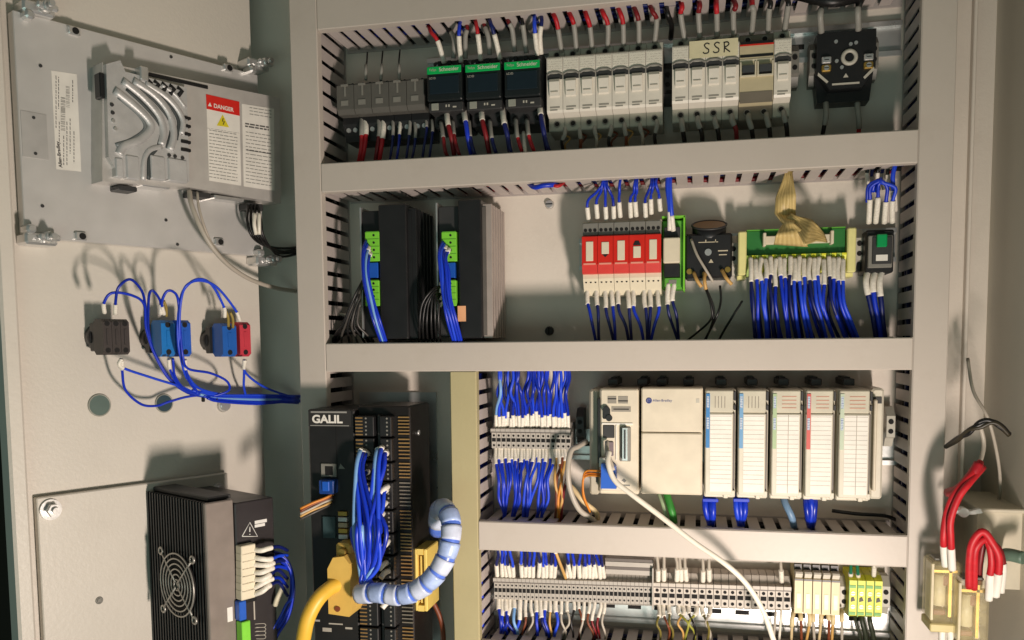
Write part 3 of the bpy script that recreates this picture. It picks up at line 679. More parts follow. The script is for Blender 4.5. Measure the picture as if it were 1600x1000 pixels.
for k, p in enumerate(([(1103,452,.054),(1112,476,.056),(1110,500,.05),(1088,522,.035),(1062,540,.02)],[(1125,446,.05),(1127,470,.05),(1118,498,.05),(1094,545,.02)],[(1104,452,.052),(1114,480,.05),(1112,506,.045),(1096,545,.02)],[(1160,470,.04),(1146,494,.04),(1130,518,.03),(1116,545,.02)])):
    wire('black wire curving away under the small black socket, %s' % nth(k), CAB, p, .0012, blackw, group='black wires under the small socket')
wire('grey cord crossing the face of the small black socket', CAB, [(1080,374,.05),(1088,398,.058),(1102,420,.060),(1114,440,.056)], .0014, greyw)
end_clamp('grey end clamp left of the ribbon cable board', 1146, 398, m=lgrey)
end_clamp('pale end clamp right of the ribbon cable board', 1343, 390, m=lgrey)
# --- ribbon board
u0, vt_ = pix(CAB, 1166, 366, .036); u1, _ = pix(CAB, 1322, 366, .036); _, vb_ = pix(CAB, 1245, 424, .036)
uc = (u0+u1)/2; hw = (u1-u0)/2; vc = (vt_+vb_)/2; hh = (vt_-vb_)/2
o = thing('interface_board', 'green circuit board with ivory ends, ribbon plug and blue wires', 'circuit board', CAB, uc, vc, 0)
part('carrier', G().box(-hw,-hh,.004,hw,hh,.024), limg, o)
part('board', G().box(-hw+.0005,-hh*.2,.024,hw-.0005,hh+.003,.036,.0006), pcb, o)
part('board_edge', G().box(-hw+.0005,hh+.0030,.022,hw-.0005,hh+.0042,.037), limg, o)
for x in (-hw-.0042, hw+.0042):
    part('ivory_end', G().box(x-.0042,-hh-.003,.004,x+.0042,hh+.002,.046,.0012).box(x-.0042,-hh-.0065,.004,x+.0042,-hh-.003,.030), mat('pale_lemon_plastic',(228,222,150),.42), o)
part('ribbon_header', G().box(-.031,.008,.036,.034,.0165,.043,.0006), offw, o)
part('header_latch', G().box(-.033,.006,.036,-.030,.0195,.048,.0006).box(.033,.006,.036,.036,.0195,.048,.0006), offw, o)
n = 20
for i in range(n):
    x = -hw + 2*hw*(i+.5)/n; q = hw/n*.9
    t = part('screw_terminal', G().xprism([(-hh-.004,.020),(-hh-.004,.034),(-hh*.15-.002,.044),(-hh*.15,.044),(-hh*.15,.024)], x-q, x+q), limy if i % 2 else mat('pale_terminal_green', (170,200,90), .45), o)
for i in range(20):
    x = 1174+7.55*i; random.seed(40+i); sp = random.uniform(-5,5); lean = max(0, i-5)*1.9
    row2 = i % 2
    wire('blue wire under the ribbon board, %s from the left' % nth(i), CAB, [(x,402+row2*3,.046),(x+random.uniform(-1,1),424,.052),(x+sp*.2,444,.056),(x+2+sp*.6,474,.058),(x+5+sp+lean*.4,505,.05),(x+8+sp+lean,550,.03)], .0018, blue if i % 4 else navy, group='blue wires under the ribbon board', s0=.0235 if i % 5 else .029, sr=1.35)
for i in range(16):
    x = 1176+9*i; random.seed(90+i)
    wire('darker blue wire behind the front layer under the ribbon board, %s from the left' % nth(i), CAB, [(x,426,.034),(x+random.uniform(-3,3),450,.036),(x+3+random.uniform(-4,6),490,.036),(x+8+i*1.6,550,.02)], .0017, navy if i % 2 else blue, group='blue wires under the ribbon board', s0=.012, sr=1.3)
# ribbon cable: a flat strip with folds
def ribbon(pairs, label):
    """pairs: left edge (px, py, w), right edge (px, py, w)"""
    A = [(P3(CAB,*l), P3(CAB,*r)) for l, r in pairs]; o0 = A[0][0].copy(); nw = 14; vs = []; rows = []
    for i in range(len(A)-1):
        for k in range(4):
            t = k/4; t2 = t*t*(3-2*t)*.5 + t*.5
            rows.append((A[i][0].lerp(A[i+1][0], t2), A[i][1].lerp(A[i+1][1], t2)))
    rows.append(A[-1])
    for i, (l, r) in enumerate(rows):
        for k in range(nw+1):
            p = l.lerp(r, k/nw); p.z += .0022*math.sin(k/nw*math.pi)*math.sin(i*.9+.4) + .0006*math.sin(k*2.1+i); vs.append(p-o0)
    fs = [(i*(nw+1)+k, i*(nw+1)+k+1, (i+1)*(nw+1)+k+1, (i+1)*(nw+1)+k) for i in range(len(rows)-1) for k in range(nw)]
    me = bpy.data.meshes.new('ribbon_cable'); me.from_pydata([tuple(v) for v in vs], [], fs)
    me.materials.append(mat('ribbon_tan', (206,182,120), .42, var=.10, scale=90))
    me.materials.append(mat('ribbon_groove', (190,165,104), .5))
    for k, p in enumerate(me.polygons): p.use_smooth = True; p.material_index = 1 if (k % nw) % 2 else 0
    o = solo('ribbon_cable', me, None, label, 'cable', CAB, *o0)
    md = o.modifiers.new('thickness', 'SOLIDIFY'); md.thickness = .0009
    return o
ribbon([((1229,258,.05),(1237,258,.05)),((1222,285,.055),(1240,283,.062)),((1212,310,.052),(1244,306,.066)),((1210,334,.060),(1243,338,.050)),((1223,351,.066),(1241,349,.074)),((1212,368,.084),(1254,360,.074)),((1209,381,.066),(1262,385,.062))], 'crumpled tan ribbon cable hanging from the duct onto the green board')
ribbon([((1224,344,.058),(1236,334,.062)),((1242,354,.070),(1250,339,.064)),((1257,384,.088),(1268,344,.066)),((1274,377,.066),(1277,352,.060)),((1292,379,.046),(1286,364,.046))], 'right-hand fold of the tan ribbon cable running to the board plug')
# --- black contact with green button
u, v = pix(CAB, 1376, 388, .050)
o = thing('push_button_block', 'black block with green button at the right end of second row', 'switch', CAB, u, v, 0)
part('body', G().box(-.0135,-.024,.004,.0135,.019,.045,.0015), dark, o)
part('face', G().box(-.0115,-.019,.045,.0115,.013,.0495,.0008), grey, o)
part('inner_face', G().box(-.0080,-.0155,.0496,.0105,.0115,.0510,.0006), dark2, o)
part('green_button', G().box(-.0045,.001,.051,.0050,.0135,.0560,.0008), mat('button_green', (0,150,80), .35), o)
part('rating_plate', G().box(-.0045,-.0125,.051,.0065,-.0065,.0518), labelb, o)
part('side_tab', G().box(-.0175,-.020,.004,-.0135,.012,.022,.0006).box(.0135,-.020,.004,.0175,.012,.022,.0006), dark2, o)
for k, x in enumerate((1357,1369,1382,1394)):
    wire('blue looped wire above the green button block, %s from the left' % nth(k), CAB, [(1355+4*k,300 if k else 316,.06),(1358+6*k,290-3*k,.066),(1376,280+2*k,.07),(x+3,292,.068),(x+1,314,.062),(x,348,.048)], .0018, blue, group='blue loops over the green button block', s1=.026, sr=1.5)
for k, x in enumerate((1356,1364,1372,1380,1388)):
    wire('marker sleeve wire just below the duct above the green button, %s from the left' % nth(k), CAB, [(x,262,.05),(x-1,274,.046),(x+1,296,.040)], .0018, [blackw,navy][k%2], group='wires over the green button', s1=.016, sm=gsleeve if k%2 else sleeve, sr=1.2)
wire('upright blue wire with a white sleeve at the right end of second row', CAB, [(1399,256,.066),(1396,276,.066),(1397,298,.060),(1398,330,.045)], .0022, blue, s1=.024)
for k in range(3):
    wire('navy wire under the green button block, %s from the left' % nth(k), CAB, [(1355+11*k,424,.040),(1354+11*k,444,.046),(1360+8*k,476,.046),(1364+8*k,505,.042),(1372+7*k,550,.03)], .0026, navy if k != 1 else blue, group='navy wires under the green button', s0=.025, sr=1.2)
# blue and red cable jacket seen through the duct
wire('blue cable seen at the lower edge of the duct between the two drives and red modules', CAB, [(828,300,.060),(845,298,.075),(862,297,.078),(874,300,.060)], .0028, blue, flat=1.0) if False else None
wire('blue wire curled under the duct left of the red modules', CAB, [(826,286,.060),(836,291,.076),(850,291,.079),(866,288,.074),(874,284,.060)], .0026, blue)
wire('red wire tip beside the blue curl under the duct', CAB, [(852,284,.060),(862,290,.074),(872,290,.076),(882,284,.060)], .0018, red)

# ================================================================== ROW 3, RIGHT
TERM_DARK = hole
def strip_terminal(w_, h, label, small=True, m=lgrey):
    g = G(); q = w_/2*.93
    g.xprism([(-h,.004),(-h,.030),(-h*.80,.036),(-h*.74,.041),(h*.30,.041),(h*.34,.046),(h*.60,.046),(h*.64,.036),(h,.030),(h,.004)], -q, q)
    g.mi(1)
    g.cyl(0, h*.12, .041, .0413, w_*.24, 8); g.box(-q*.80, -h*.30, .0409, q*.80, -h*.06, .0414); g.cyl(0, -h*.55, .041, .0413, w_*.24, 8)
    g.mi(2); g.box(-q, h*.345, .0458, q, h*.40, .0464)
    return g
gt = mat('terminal_grey', (182,176,166), .5); gt2 = mat('terminal_shade', (104,96,90), .5)
def term_row(px0, px1, py0, py1, n, h, text_, grp, m=gt, wd_=None):
    u0, va = pix(CAB, px0, py0, .041); u1, vb_ = pix(CAB, px1, py1, .041); W = (u1-u0)/n
    me = strip_terminal(W, h, '').mesh('terminal_block', [m, hole, gt2])
    for i in range(n):
        solo('terminal_block', me, None, text_ % nth(i), 'terminal', CAB, u0+W*(i+.5), va+(vb_-va)*(i+.5)/n, 0, grp)
    return u0, u1, W, (va+vb_)/2
term_row(768, 892, 683, 685, 16, .0165, '%s grey terminal from the left in the strip beside the ivory controller rack', 'grey terminals beside the ivory rack')
random.seed(5)
for i in range(26):
    x = 776+4.45*i; xt = x + random.uniform(-8, 8); y = 652+random.uniform(-3,3)
    wire('blue wire dropping from the duct to the short grey strip, %s from the left' % nth(i), CAB, [(xt,570,.066),(xt+random.uniform(-4,4),590,.068),((x+xt)/2+random.uniform(-5,5),615,.060+random.uniform(0,.01)),(x,y-14,.050),(x,y+16,.038)], .0017, blue if random.random() < .8 else (lblue if random.random() < .5 else navy), group='blue wires above the short grey strip', s1=.019 if i % 2 == 0 else .016, sr=1.35)
for i in range(24):
    x = 775+4.9*i; col = blue if i < 19 else [tanw, orangew, brownw, tanw, dred][i-19]
    sl = [786, 802, 822, 842, 852][min(4, i//5)] + random.uniform(-5,5) if i < 19 else 870+random.uniform(-6,8)
    wire('%s wire below the short grey strip, %s from the left' % ('blue' if i < 19 else 'brownish', nth(i)), CAB, [(x,698,.034),(x+random.uniform(-1,1),722,.044),((x*2+sl)/3+random.uniform(-5,5),750,.054),((x+sl)/2+random.uniform(-4,4),780,.050),(sl,806,.045),(sl-3,826,.036)], .0017, col, group='wires below the short grey strip', s0=.020 if i % 2 == 0 else .015, sr=1.35)
end_clamp('grey end clamp between the short grey strip and the ivory rack', 906, 668, m=dark2)
# --- ivory controller rack
ivory = mat('controller_ivory', (218,208,186), .45, dirt=.05, bump=.05); ivory2 = mat('controller_module_ivory', (214,208,190), .45)
wf = .078
pu0, pv0 = pix(CAB, 920, 612, wf); pu1, _ = pix(CAB, 1383, 612, wf)
_, pt = pix(CAB, 1150, 608, wf); _, pb = pix(CAB, 1150, 773, wf)
def px_u(x, y=690, w=wf): return pix(CAB, x, y, w)[0]
rk = thing('controller_rack', 'processor module of the ivory rack with key switch and white sockets', 'controller', CAB, px_u(966), (pt+pb)/2, 0)
RU = rk.matrix_world.translation.x; hv = (pt-pb)/2
xa, xb_ = px_u(935)-RU, px_u(999)-RU
part('housing', G().box(xa,-hv-.004,.004,xb_-.0008,hv,.070,.0015), ivory, rk)
part('front', G().box(xa+.002,-hv,.070,xb_-.001,hv,wf,.0015), ivory, rk)
part('end_cap', G().box(px_u(921,690,.066)-RU,-hv-.006,.004,xa-.0006,hv-.001,.066,.002), mat('end_cap_grey',(186,178,158),.5), rk)
part('slot_channel', G().box(xa-.0005,-hv*.45,.060,xa+.0022,hv*.82,.0784,.0004), dark, rk)
part('status_lights', G().box(xa+.010,hv*.72,wf,xa+.019,hv*.86,wf+.0005).box(xa+.021,hv*.72,wf,xa+.031,hv*.86,wf+.0005).box(xa+.014,hv*.56,wf,xa+.034,hv*.66,wf+.0005), mat('status_grey',(150,144,132),.5), rk)
part('status_print', G().box(xa+.010,hv*.80,wf+.0005,xa+.019,hv*.82,wf+.0008).box(xa+.021,hv*.76,wf+.0005,xa+.031,hv*.78,wf+.0008).box(xa+.016,hv*.60,wf+.0005,xa+.032,hv*.62,wf+.0008), ink, rk)
part('key_switch', G().cyl(xa+.0085,hv*.60,wf,wf+.004,.0038,14).box(xa+.005,hv*.42,wf,xa+.0125,hv*.62,wf+.0022,.0006).cyl(xa+.0115,hv*.44,wf,wf+.0035,.0034,14), dark, rk)
part('upper_port', G().box(xa+.005,hv*.05,wf-.002,xa+.017,hv*.30,wf+.0012,.0006), dark2, rk)
part('port_frame', G().box(xa+.004,hv*.31,wf,xa+.036,hv*.34,wf+.0012).box(xa+.0185,-hv*.38,wf,xa+.0195,hv*.30,wf+.0014), labelb, rk)
part('serial_port', G().box(xa+.0225,-hv*.40,wf,xa+.034,hv*.27,wf+.0018,.0008), grey, rk)
part('serial_shell', G().xprism([(-.020,wf+.0018),(-.020,wf+.0075),(.014,wf+.0075),(.014,wf+.0018)], xa+.0258, xa+.031), steel, rk)
part('port_rib', G().box(xa+.0275,-.018,wf+.0076,xa+.0292,.012,wf+.0086), dark2, rk)
part('lower_port', G().box(xa+.0075,-hv*.30,wf-.001,xa+.016,-hv*.02,wf+.002,.0006), mat('port_grey',(120,108,112),.45), rk)
part('vent_slot', G().box(xa+.003,-hv*.86,wf,xa+.0048,-hv*.66,wf+.0004).box(xa-.004,-hv*.86,.0662,xa-.002,-hv*.68,.0666), dark, rk)
part('small_logo', G().prism([(xa+.027,-hv*.74),(xa+.0295,-hv*.78),(xa+.0275,-hv*.82),(xa+.0245,-hv*.78)],wf,wf+.0005).box(xa+.020,-hv*.885,wf,xa+.033,-hv*.86,wf+.0004), grey, rk)
# power supply
x0, x1 = px_u(1001), px_u(1098)
ps = thing('power_supply', 'wide plain ivory module with a blue round mark and cover line', 'power supply', CAB, (x0+x1)/2, (pt+pb)/2, 0)
q = (x1-x0)/2
part('housing', G().box(-q,-hv-.003,.004,q,hv+.001,.070,.0012), ivory, ps)
part('upper_cover', G().box(-q+.0008,hv*.18,.070,q-.0010,hv+.001,wf+.0008,.0012), ivory, ps)
part('lower_door', G().box(-q+.0008,-hv-.001,.070,q-.0010,hv*.16,wf+.0008,.0012), ivory, ps)
part('round_logo', G().ring(-q+.0085,hv*.78,wf+.001,.0024,.0008,16,5).cyl(-q+.0085,hv*.78,wf+.0008,wf+.0011,.0015,12), mat('logo_blue',(70,80,140),.5), ps)
text('Allen-Bradley', .0036, mat('logo_blue',(70,80,140),.5), ps, -q+.0125, hv*.76, wf+.0010)
part('status_window', G().box(q-.007,hv*.74,wf+.0008,q-.0035,hv*.82,wf+.0011), lgrey, ps)
part('tab', G().box(-q+.001,-hv-.0042,.03,-q+.006,-hv-.001,.055).box(q-.006,-hv-.0042,.03,q-.001,-hv-.001,.055), ivory, ps)
mods = ((1101,1150,'blue','blue'),(1153,1201,'lightblue','blue'),(1205,1255,'green','green'),(1258,1306,'red','red'),(1310,1363,'pale','green'))
stripe = {'blue': mat('stripe_blue',(60,130,190),.5), 'lightblue': mat('stripe_pale_blue',(110,160,200),.5), 'green': mat('stripe_green',(170,192,150),.5), 'red': mat('stripe_red',(206,96,90),.5), 'pale': mat('stripe_pale_green',(190,204,180),.5)}
rl = mat('ruling_grey', (176,170,158), .6)
desc = ['first module right of the wide ivory one, strong blue edge stripe','ivory module with pale blue edge stripe and blank writing label','ivory module with pale green edge and two-column label','ivory module with a red edge stripe beside its label','last ivory module, pale green edge, beside the end cap']
for (a_, b_, st, kk), dd in zip(mods, desc):
    x0, x1 = px_u(a_), px_u(b_); q = (x1-x0)/2
    o = thing('rack_module', dd, 'module', CAB, (x0+x1)/2, (pt+pb)/2-.0008, 0, 'ivory input and output modules of the rack')
    part('housing', G().box(-q,-hv-.004,.004,q,hv,.068,.0012), ivory2, o)
    part('front_door', G().box(-q+.0006,-hv,.068,q-.0030,hv*.56,wf,.0010), ivory2, o)
    part('light_window', G().box(-q+.0006,hv*.57,.068,q-.0030,hv-.0005,wf-.0006,.0010), mat('module_top',(204,198,178),.4), o)
    part('edge_stripe', G().box(-q+.0012,-hv*.10,wf+.0002,-q+.0050,hv*.93,wf+.0005), stripe[st], o)
    for z in range(2): part('stripe_print', G().box(-q+.0018,hv*(.66-z*.4),wf+.0005,-q+.0042,hv*(.88-z*.4),wf+.0007), printed('stripe_fine_print_'+st, [min(255,int(c*255)**1) for c in (.75,.8,.85)], (60,90,150), 500, 900), o)
    part('writing_label', G().box(-q+.0054,-hv*.93,wf,q-.0042,hv*.53,wf+.0004), labelb, o)
    g = G()
    for k in range(16):
        y = hv*(.50-.085*k); g.box(-q+.0056,y,wf+.0004,q-.0046,y+.0003,wf+.0006)
    if kk == 'green': g.box(-.0004+.001,-hv*.93,wf+.0004,.0002+.001,hv*.53,wf+.0007)
    part('ruled_lines', g, rl, o)
    g = G()
    for k in range(4):
        if kk == 'blue': g.box(-q+.010+.0032*k,hv*.66,wf-.0006,-q+.0106+.0032*k,hv*.88,wf-.0003)
        else: g.box(-q+.010,hv*(.66+.07*k),wf-.0006,q-.007,hv*(.675+.07*k),wf-.0003)
    part('channel_marks', g, mat('mark_grey',(140,130,118),.6) if kk == 'blue' else mat('mark_rose',(196,140,120),.6), o)
    part('latch', G().box(q-.0028,hv*.80,.060,q-.0004,hv*.97,wf+.0002,.0004).box(q-.0028,hv*.62,.060,q-.0004,hv*.72,wf+.0002,.0004), dark2, o)
    part('side_gap', G().box(q-.0026,-hv*.9,.060,q-.0010,hv*.55,.0725), gt2, o)
    part('door_clip', G().box(q-.012,-hv-.0035,.060,q-.0075,-hv+.0005,.0765,.0006).box(q-.0055,-hv-.001,.060,q-.0006,-hv+.005,.0775,.0006), ivory2, o)
x0, x1 = px_u(1366), px_u(1386)
o = thing('rack_end_cap', 'narrow ivory end cap closing the controller rack on the right', 'end cap', CAB, (x0+x1)/2, (pt+pb)/2, 0); q = (x1-x0)/2
part('body', G().box(-q,-hv-.004,.004,q,hv,.060,.002), ivory2, o); part('rib', G().box(-q+.001,-hv*.9,.060,-q+.004,hv*.8,.070,.001), ivory, o)
part('notch', G().box(-q-.001,hv*.72,.060,q*.6,hv*.84,.0612), dark2, o)
# black clip posts above the rack
for k, x in enumerate((958,1004,1034,1076,1127,1175,1224,1275,1326)):
    u, v = pix(CAB, x, 597, .05)
    solo('rack_latch', G().box(-.0055,-.0035,0,.0055,.0035,.052,.0008).box(-.003,.0035,0,.003,.0050,.04), dark, 'black mounting latch above the ivory rack, %s from the left' % nth(k), 'latch', CAB, u, v, 0, 'black latches above the ivory rack')
end_clamp('light end clamp right of the ivory rack, beside the right duct', 1392, 668, m=lgrey)
# --- cables around the rack
wire('thick white cable running from the processor diagonally over the duct', CAB, [(952,706,.100),(950,724,.108),(960,748,.112),(985,772,.116),(1030,806,.118),(1085,848,.122),(1135,882,.125),(1168,915,.122),(1192,955,.115),(1212,1010,.10)], .0027, whitew, cat='cable', n=12, seg=8)
wire('grey cable looping out of the clamp and down left of the processor', CAB, [(916,690,.050),(905,697,.062),(893,706,.074),(887,735,.080),(890,765,.078),(905,795,.070),(930,815,.055),(945,835,.04)], .0030, greyw, cat='cable', n=10)
wire('second grey cable behind, curving down to the duct beside the processor', CAB, [(884,752,.058),(896,766,.062),(912,782,.060),(930,800,.052),(934,818,.045)], .0028, tanw if False else mat('pale_tan_cable',(206,184,140),.45), cat='cable')
for k in range(3):
    wire('orange wire into the blue plug of the processor, %s from the top' % nth(k), CAB, [(948,738+4*k,.088),(930,736+4*k,.082),(916,737+3*k,.078),(911,748+2*k,.075),(912,775,.070),(922,800,.06)], .0011, [orangew,mat('amber_wire',(200,110,30),.4),orangew][k], group='orange wires at the blue plug')
o = thing('cable_plug', 'blue plug with white boot at the lower processor port', 'plug', CAB, *pix(CAB, 953, 742, .084), 0)
part('plug_body', G().prism([(-.0085,-.0130),(.0075,-.0130),(.0065,.010),(.0010,.013),(-.0080,.013)], .079, .094), blued, o)
part('boot', G().prism([(-.0110,.009),(-.0040,.009),(-.0030,.018),(-.0105,.018)], .079, .088), white, o)
wire('white patch lead leaning into the processor port above the plug', CAB, [(949,690,.084),(950,700,.090),(952,712,.094),(958,735,.100)], .0022, greyw, cat='cable')
wire('green wire dropping out below the wide ivory module', CAB, [(1040,768,.050),(1045,785,.056),(1050,804,.056),(1054,826,.045)], .0040, greenw)
wire('light green wire behind the green one below the wide module', CAB, [(1030,770,.040),(1038,788,.045),(1042,806,.044),(1046,826,.035)], .0026, mat('pale_green_wire',(170,190,150),.45))
for k, x in enumerate((1110,1158,1267)):
    for j in range(3):
        wire('blue wire loop hanging under the module with the %s stripe, %s strand' % (['strong blue','pale blue','red'][k], nth(j)), CAB, [(x-5+5*j,770,.050),(x-7+6*j,782,.064),(x-5+5*j,800,.066),(x-3+3*j,816,.060),(x,830,.045)], .0032, blue, group='blue wire loops under the modules')
    if k < 2: solo('cable_tie', G().box(-.008,-.0018,0,.008,.0018,.004,.0005), blue, 'blue strap round the wires under the module with the %s stripe' % ['strong blue','pale blue'][k], 'cable tie', CAB, *pix(CAB, x, 781, .066), .066)
wire('pale blue cable slanting out below the green-edged module', CAB, [(1222,772,.050),(1228,788,.062),(1235,806,.064),(1241,824,.055)], .0036, mat('steel_blue_cable',(110,140,170),.4), cat='cable')
wire('black cable lying in shadow above the right part of the duct', CAB, [(1300,798,.02),(1340,802,.02),(1380,806,.02),(1400,812,.02)], .002, blackw, cat='cable')

# ================================================================== ROW 4
term_row(772, 1019, 917, 925, 38, .0190, '%s narrow grey terminal from the left in the long lower strip', 'narrow grey terminals of the long lower strip')
term_row(1021, 1236, 925, 932, 18, .0190, '%s wide grey terminal right of the partition in the lower strip', 'wide grey terminals of the lower strip', mat('terminal_pale',(198,190,178),.5))
u, v = pix(CAB, 1020, 922, .046)
solo('partition_plate', G().box(-.0008,-.0215,.004,.0008,.0245,.0475,.0003), gt, 'thin grey partition plate between the two lower terminal strips', 'partition', CAB, u, v)
u, v = pix(CAB, 983, 886, .040); solo('marker_carrier', G().box(-.0265,-.009,.010,.0265,.009,.040,.0006).box(-.026,.001,.040,.026,.0055,.0415).mi(1).box(-.026,-.0035,.040,.026,.0000,.0405).box(-.0265,.0062,.040,.0265,.0090,.0405), [gt, gt2], 'grey marker carrier above the right end of the long lower strip', 'terminal', CAB, u, v)
random.seed(11)
xs4 = [777,785,791,797,803,815,821,827,833,842,848,854,860,866,886,892,897,906,911,916,921,926,931,938,944]
for i, x in enumerate(xs4):
    t = 6 if i in (3,4,15,22,23,24) else random.uniform(-3,2)
    wire('white sleeved blue wire above the long lower strip, %s from the left' % nth(i), CAB, [(x-t-2,852,.070),(x-t,866,.066),(x-t*.5,880,.054),(x,903,.040)], .0017, blue if i % 3 else navy, group='sleeved wires above the long lower strip', s1=.021 + (i % 2)*.002, sr=1.45)
wire('tan wire slanting across the gap above the long lower strip', CAB, [(866,858,.070),(872,872,.066),(878,888,.056),(884,904,.042)], .0017, tanw, s0=.004)
random.seed(12)
xs5 = [(779,blue),(785,blue),(791,blue),(797,blue),(803,lblue),(812,blue),(822,brownw),(830,greyw),(838,blue),(845,navy),(852,blue),(860,tanw),(868,blue),(878,greyw),(886,greyw),(896,blackw),(905,brownw),(912,greyw),(921,brownw),(930,dred),(938,dred),(944,greyw)]
for i, (x, c) in enumerate(xs5):
    wire('%s wire under the long lower strip, %s from the left' % (c.name.replace('_wire','').replace('_cable','').replace('_',' '), nth(i)), CAB, [(x,934,.034),(x+random.uniform(-1,1),950,.042),(x+random.uniform(-5,6),972,.050),(x+random.uniform(-8,10),992,.046),(x+random.uniform(-6,6),1025,.03)], .0018 if c in (blue, navy, lblue) else .0013, c, group='wires under the long lower strip', s0=.018 + random.uniform(-.004,.008), sr=1.5)
for i, x in enumerate((1029,1038,1058,1064,1072,1098,1109,1221)):
    wire('white sleeved wire above the wide lower terminals, %s from the left' % nth(i), CAB, [(x-3,856,.070),(x-2,870,.066),(x-1,884,.054),(x,908,.040)], .0017, greyw, group='sleeved wires above the wide lower terminals', s1=.018, sr=1.6)
for i, (x, dx, c) in enumerate(((1030,-4,mat('olive_wire',(120,110,50),.5)),(1037,6,brownw),(1045,2,mat('olive_wire',(120,110,50),.5)),(1060,14,mat('yellow_green_wire',(150,150,60),.5)),(1067,-8,tanw),(1077,6,blackw),(1088,-12,mat('yellow_green_wire',(150,150,60),.5)),(1097,9,mat('olive_wire',(120,110,50),.5)),(1108,-6,greyw))):
    wire('looping thin wire under the wide lower terminals, %s from the left' % nth(i), CAB, [(x,944,.034),(x,958,.044),(x+dx,974,.056),(x+dx*.6+5,990,.050),(x+dx*.3,1018,.03)], .0013, c, group='looping wires under the wide lower terminals', s0=.016, sr=1.8)
for i, (x, c) in enumerate(((1212,greyw),(1221,whitew))):
    wire('thin grey wire beside the white cable under the lower terminals, %s' % nth(i), CAB, [(x,950,.034),(x-1,970,.04),(x-5,1018,.03)], .0014, c)
# ivory fuse terminals
fz = mat('fuse_ivory',(214,200,156),.45)
u0, va = pix(CAB, 1241, 922, .052); u1, vb_ = pix(CAB, 1313, 926, .052); Wf = (u1-u0)/5
for i in range(5):
    lab = '%s tall ivory fuse terminal, counted from the grey strip' % nth(i)
    if i == 0:
        o = thing('fuse_terminal', lab, 'terminal', CAB, 0, 0, 0, 'tall ivory fuse terminals'); a = Wf/2*.90; F0 = o
        part('body', G().xprism([(-.0290,.004),(-.0290,.034),(-.0255,.040),(-.0245,.052),(.0125,.052),(.014,.040),(.0290,.036),(.0290,.004)], -a, a), fz, o)
        part('top_lever', G().xprism([(.0130,.038),(.0130,.050),(.0185,.055),(.0200,.053),(.0200,.040)], -a*.85, a*.85), white, o)
        part('dark_recess', G().box(-a*.9,.0190,.036,a*.9,.0255,.0425).box(-a,.0105,.0519,a,.0125,.0526), dark, o)
        part('upper_entry', G().box(-a*.85,.0255,.020,a*.85,.034,.036,.0008), mat('entry_grey',(150,140,120),.5), o)
        part('window', G().box(-a*.5,-.0190,.0520,a*.5,-.0030,.0526), mat('fuse_window',(226,216,150),.35), o)
        part('lower_screw', G().cyl(0,-.0268,.038,.0392,a*.45,8), brass, o)
    else: o = copy(F0, 0, 0, 0, lab)
    place(o, CAB, u0+Wf*(i+.5), va+(vb_-va)*(i+.5)/5, 0)
for i in range(8):
    x = 1240+10.5*i
    wire('tan wire under the ivory fuse terminals, %s from the left' % nth(i), CAB, [(x,952,.036),(x+(i%3)*3-2,970,.046),(x+(i%2)*6-4,1016,.03)], .0015, [mat('pale_tan_cable',(206,184,140),.45),brownw,tanw,greyw][i%4], group='tan wires under the ivory fuse terminals', s0=.014 if i % 2 else .020, sm=mat('tan_sleeve',(214,196,150),.5), sr=1.6)
# earth terminals
u0, va = pix(CAB, 1326, 934, .046); u1, vb_ = pix(CAB, 1379, 936, .046); We = (u1-u0)/4
for i in range(4):
    lab = '%s yellow and green earth terminal from the left' % nth(i)
    if i == 0:
        o = thing('earth_terminal', lab, 'terminal', CAB, 0, 0, 0, 'yellow and green earth terminals'); a = We/2*.94; E0 = o
        part('body', G().xprism([(-.0225,.004),(-.0225,.036),(-.0185,.046),(.0185,.046),(.0225,.036),(.0225,.004)], -a, a), limy, o)
        for y in (-.0165, .0120): part('green_band', G().box(-a,y-.0014,.0461,a*.7,y+.0016,.0468), limg, o)
        part('green_column', G().box(-a,-.0200,.0461,-a+.0007,.0180,.0466), limg, o)
        for y in (-.009, .005): part('screw', G().cyl(0,y,.0461,.0472,.0023,10).mi(1).box(-.002,y-.0003,.0472,.002,y+.0003,.0475), [brass, hole], o)
        part('jumper_notch', G().prism([(-.002,-.004),(.0022,-.0025),(.0008,.0012),(-.0018,.000)],.0462,.0470), dark2, o)
    else: o = copy(E0, 0, 0, 0, lab)
    place(o, CAB, u0+We*(i+.5), va+(vb_-va)*(i+.5)/4, 0)
end_clamp('orange-edged end clamp left of the earth terminals', 1319, 934, m=lgrey)
end_clamp('grey end clamp right of the earth terminals', 1384, 934, m=lgrey)
for i, x in enumerate((1336,1346,1358)):
    wire('dark green wire under the earth terminals, %s from the left' % nth(i), CAB, [(x,956,.036),(x+2,972,.042),(x+6,990,.04),(x+10,1020,.03)], .0016 if i == 0 else .0026, mat('dark_green_wire',(44,50,36),.45), group='dark wires under the earth terminals')
for i, x in enumerate((1329,1341,1366)):
    wire('green-tipped wire above the earth terminals, %s from the left' % nth(i), CAB, [(x-4,866,.06),(x-1,882,.05),(x,900,.040)], .0017, mat('deep_green_wire',(30,110,80),.4) if i < 2 else whitew, group='wires above the earth terminals', s1=.004 if i < 2 else .014)

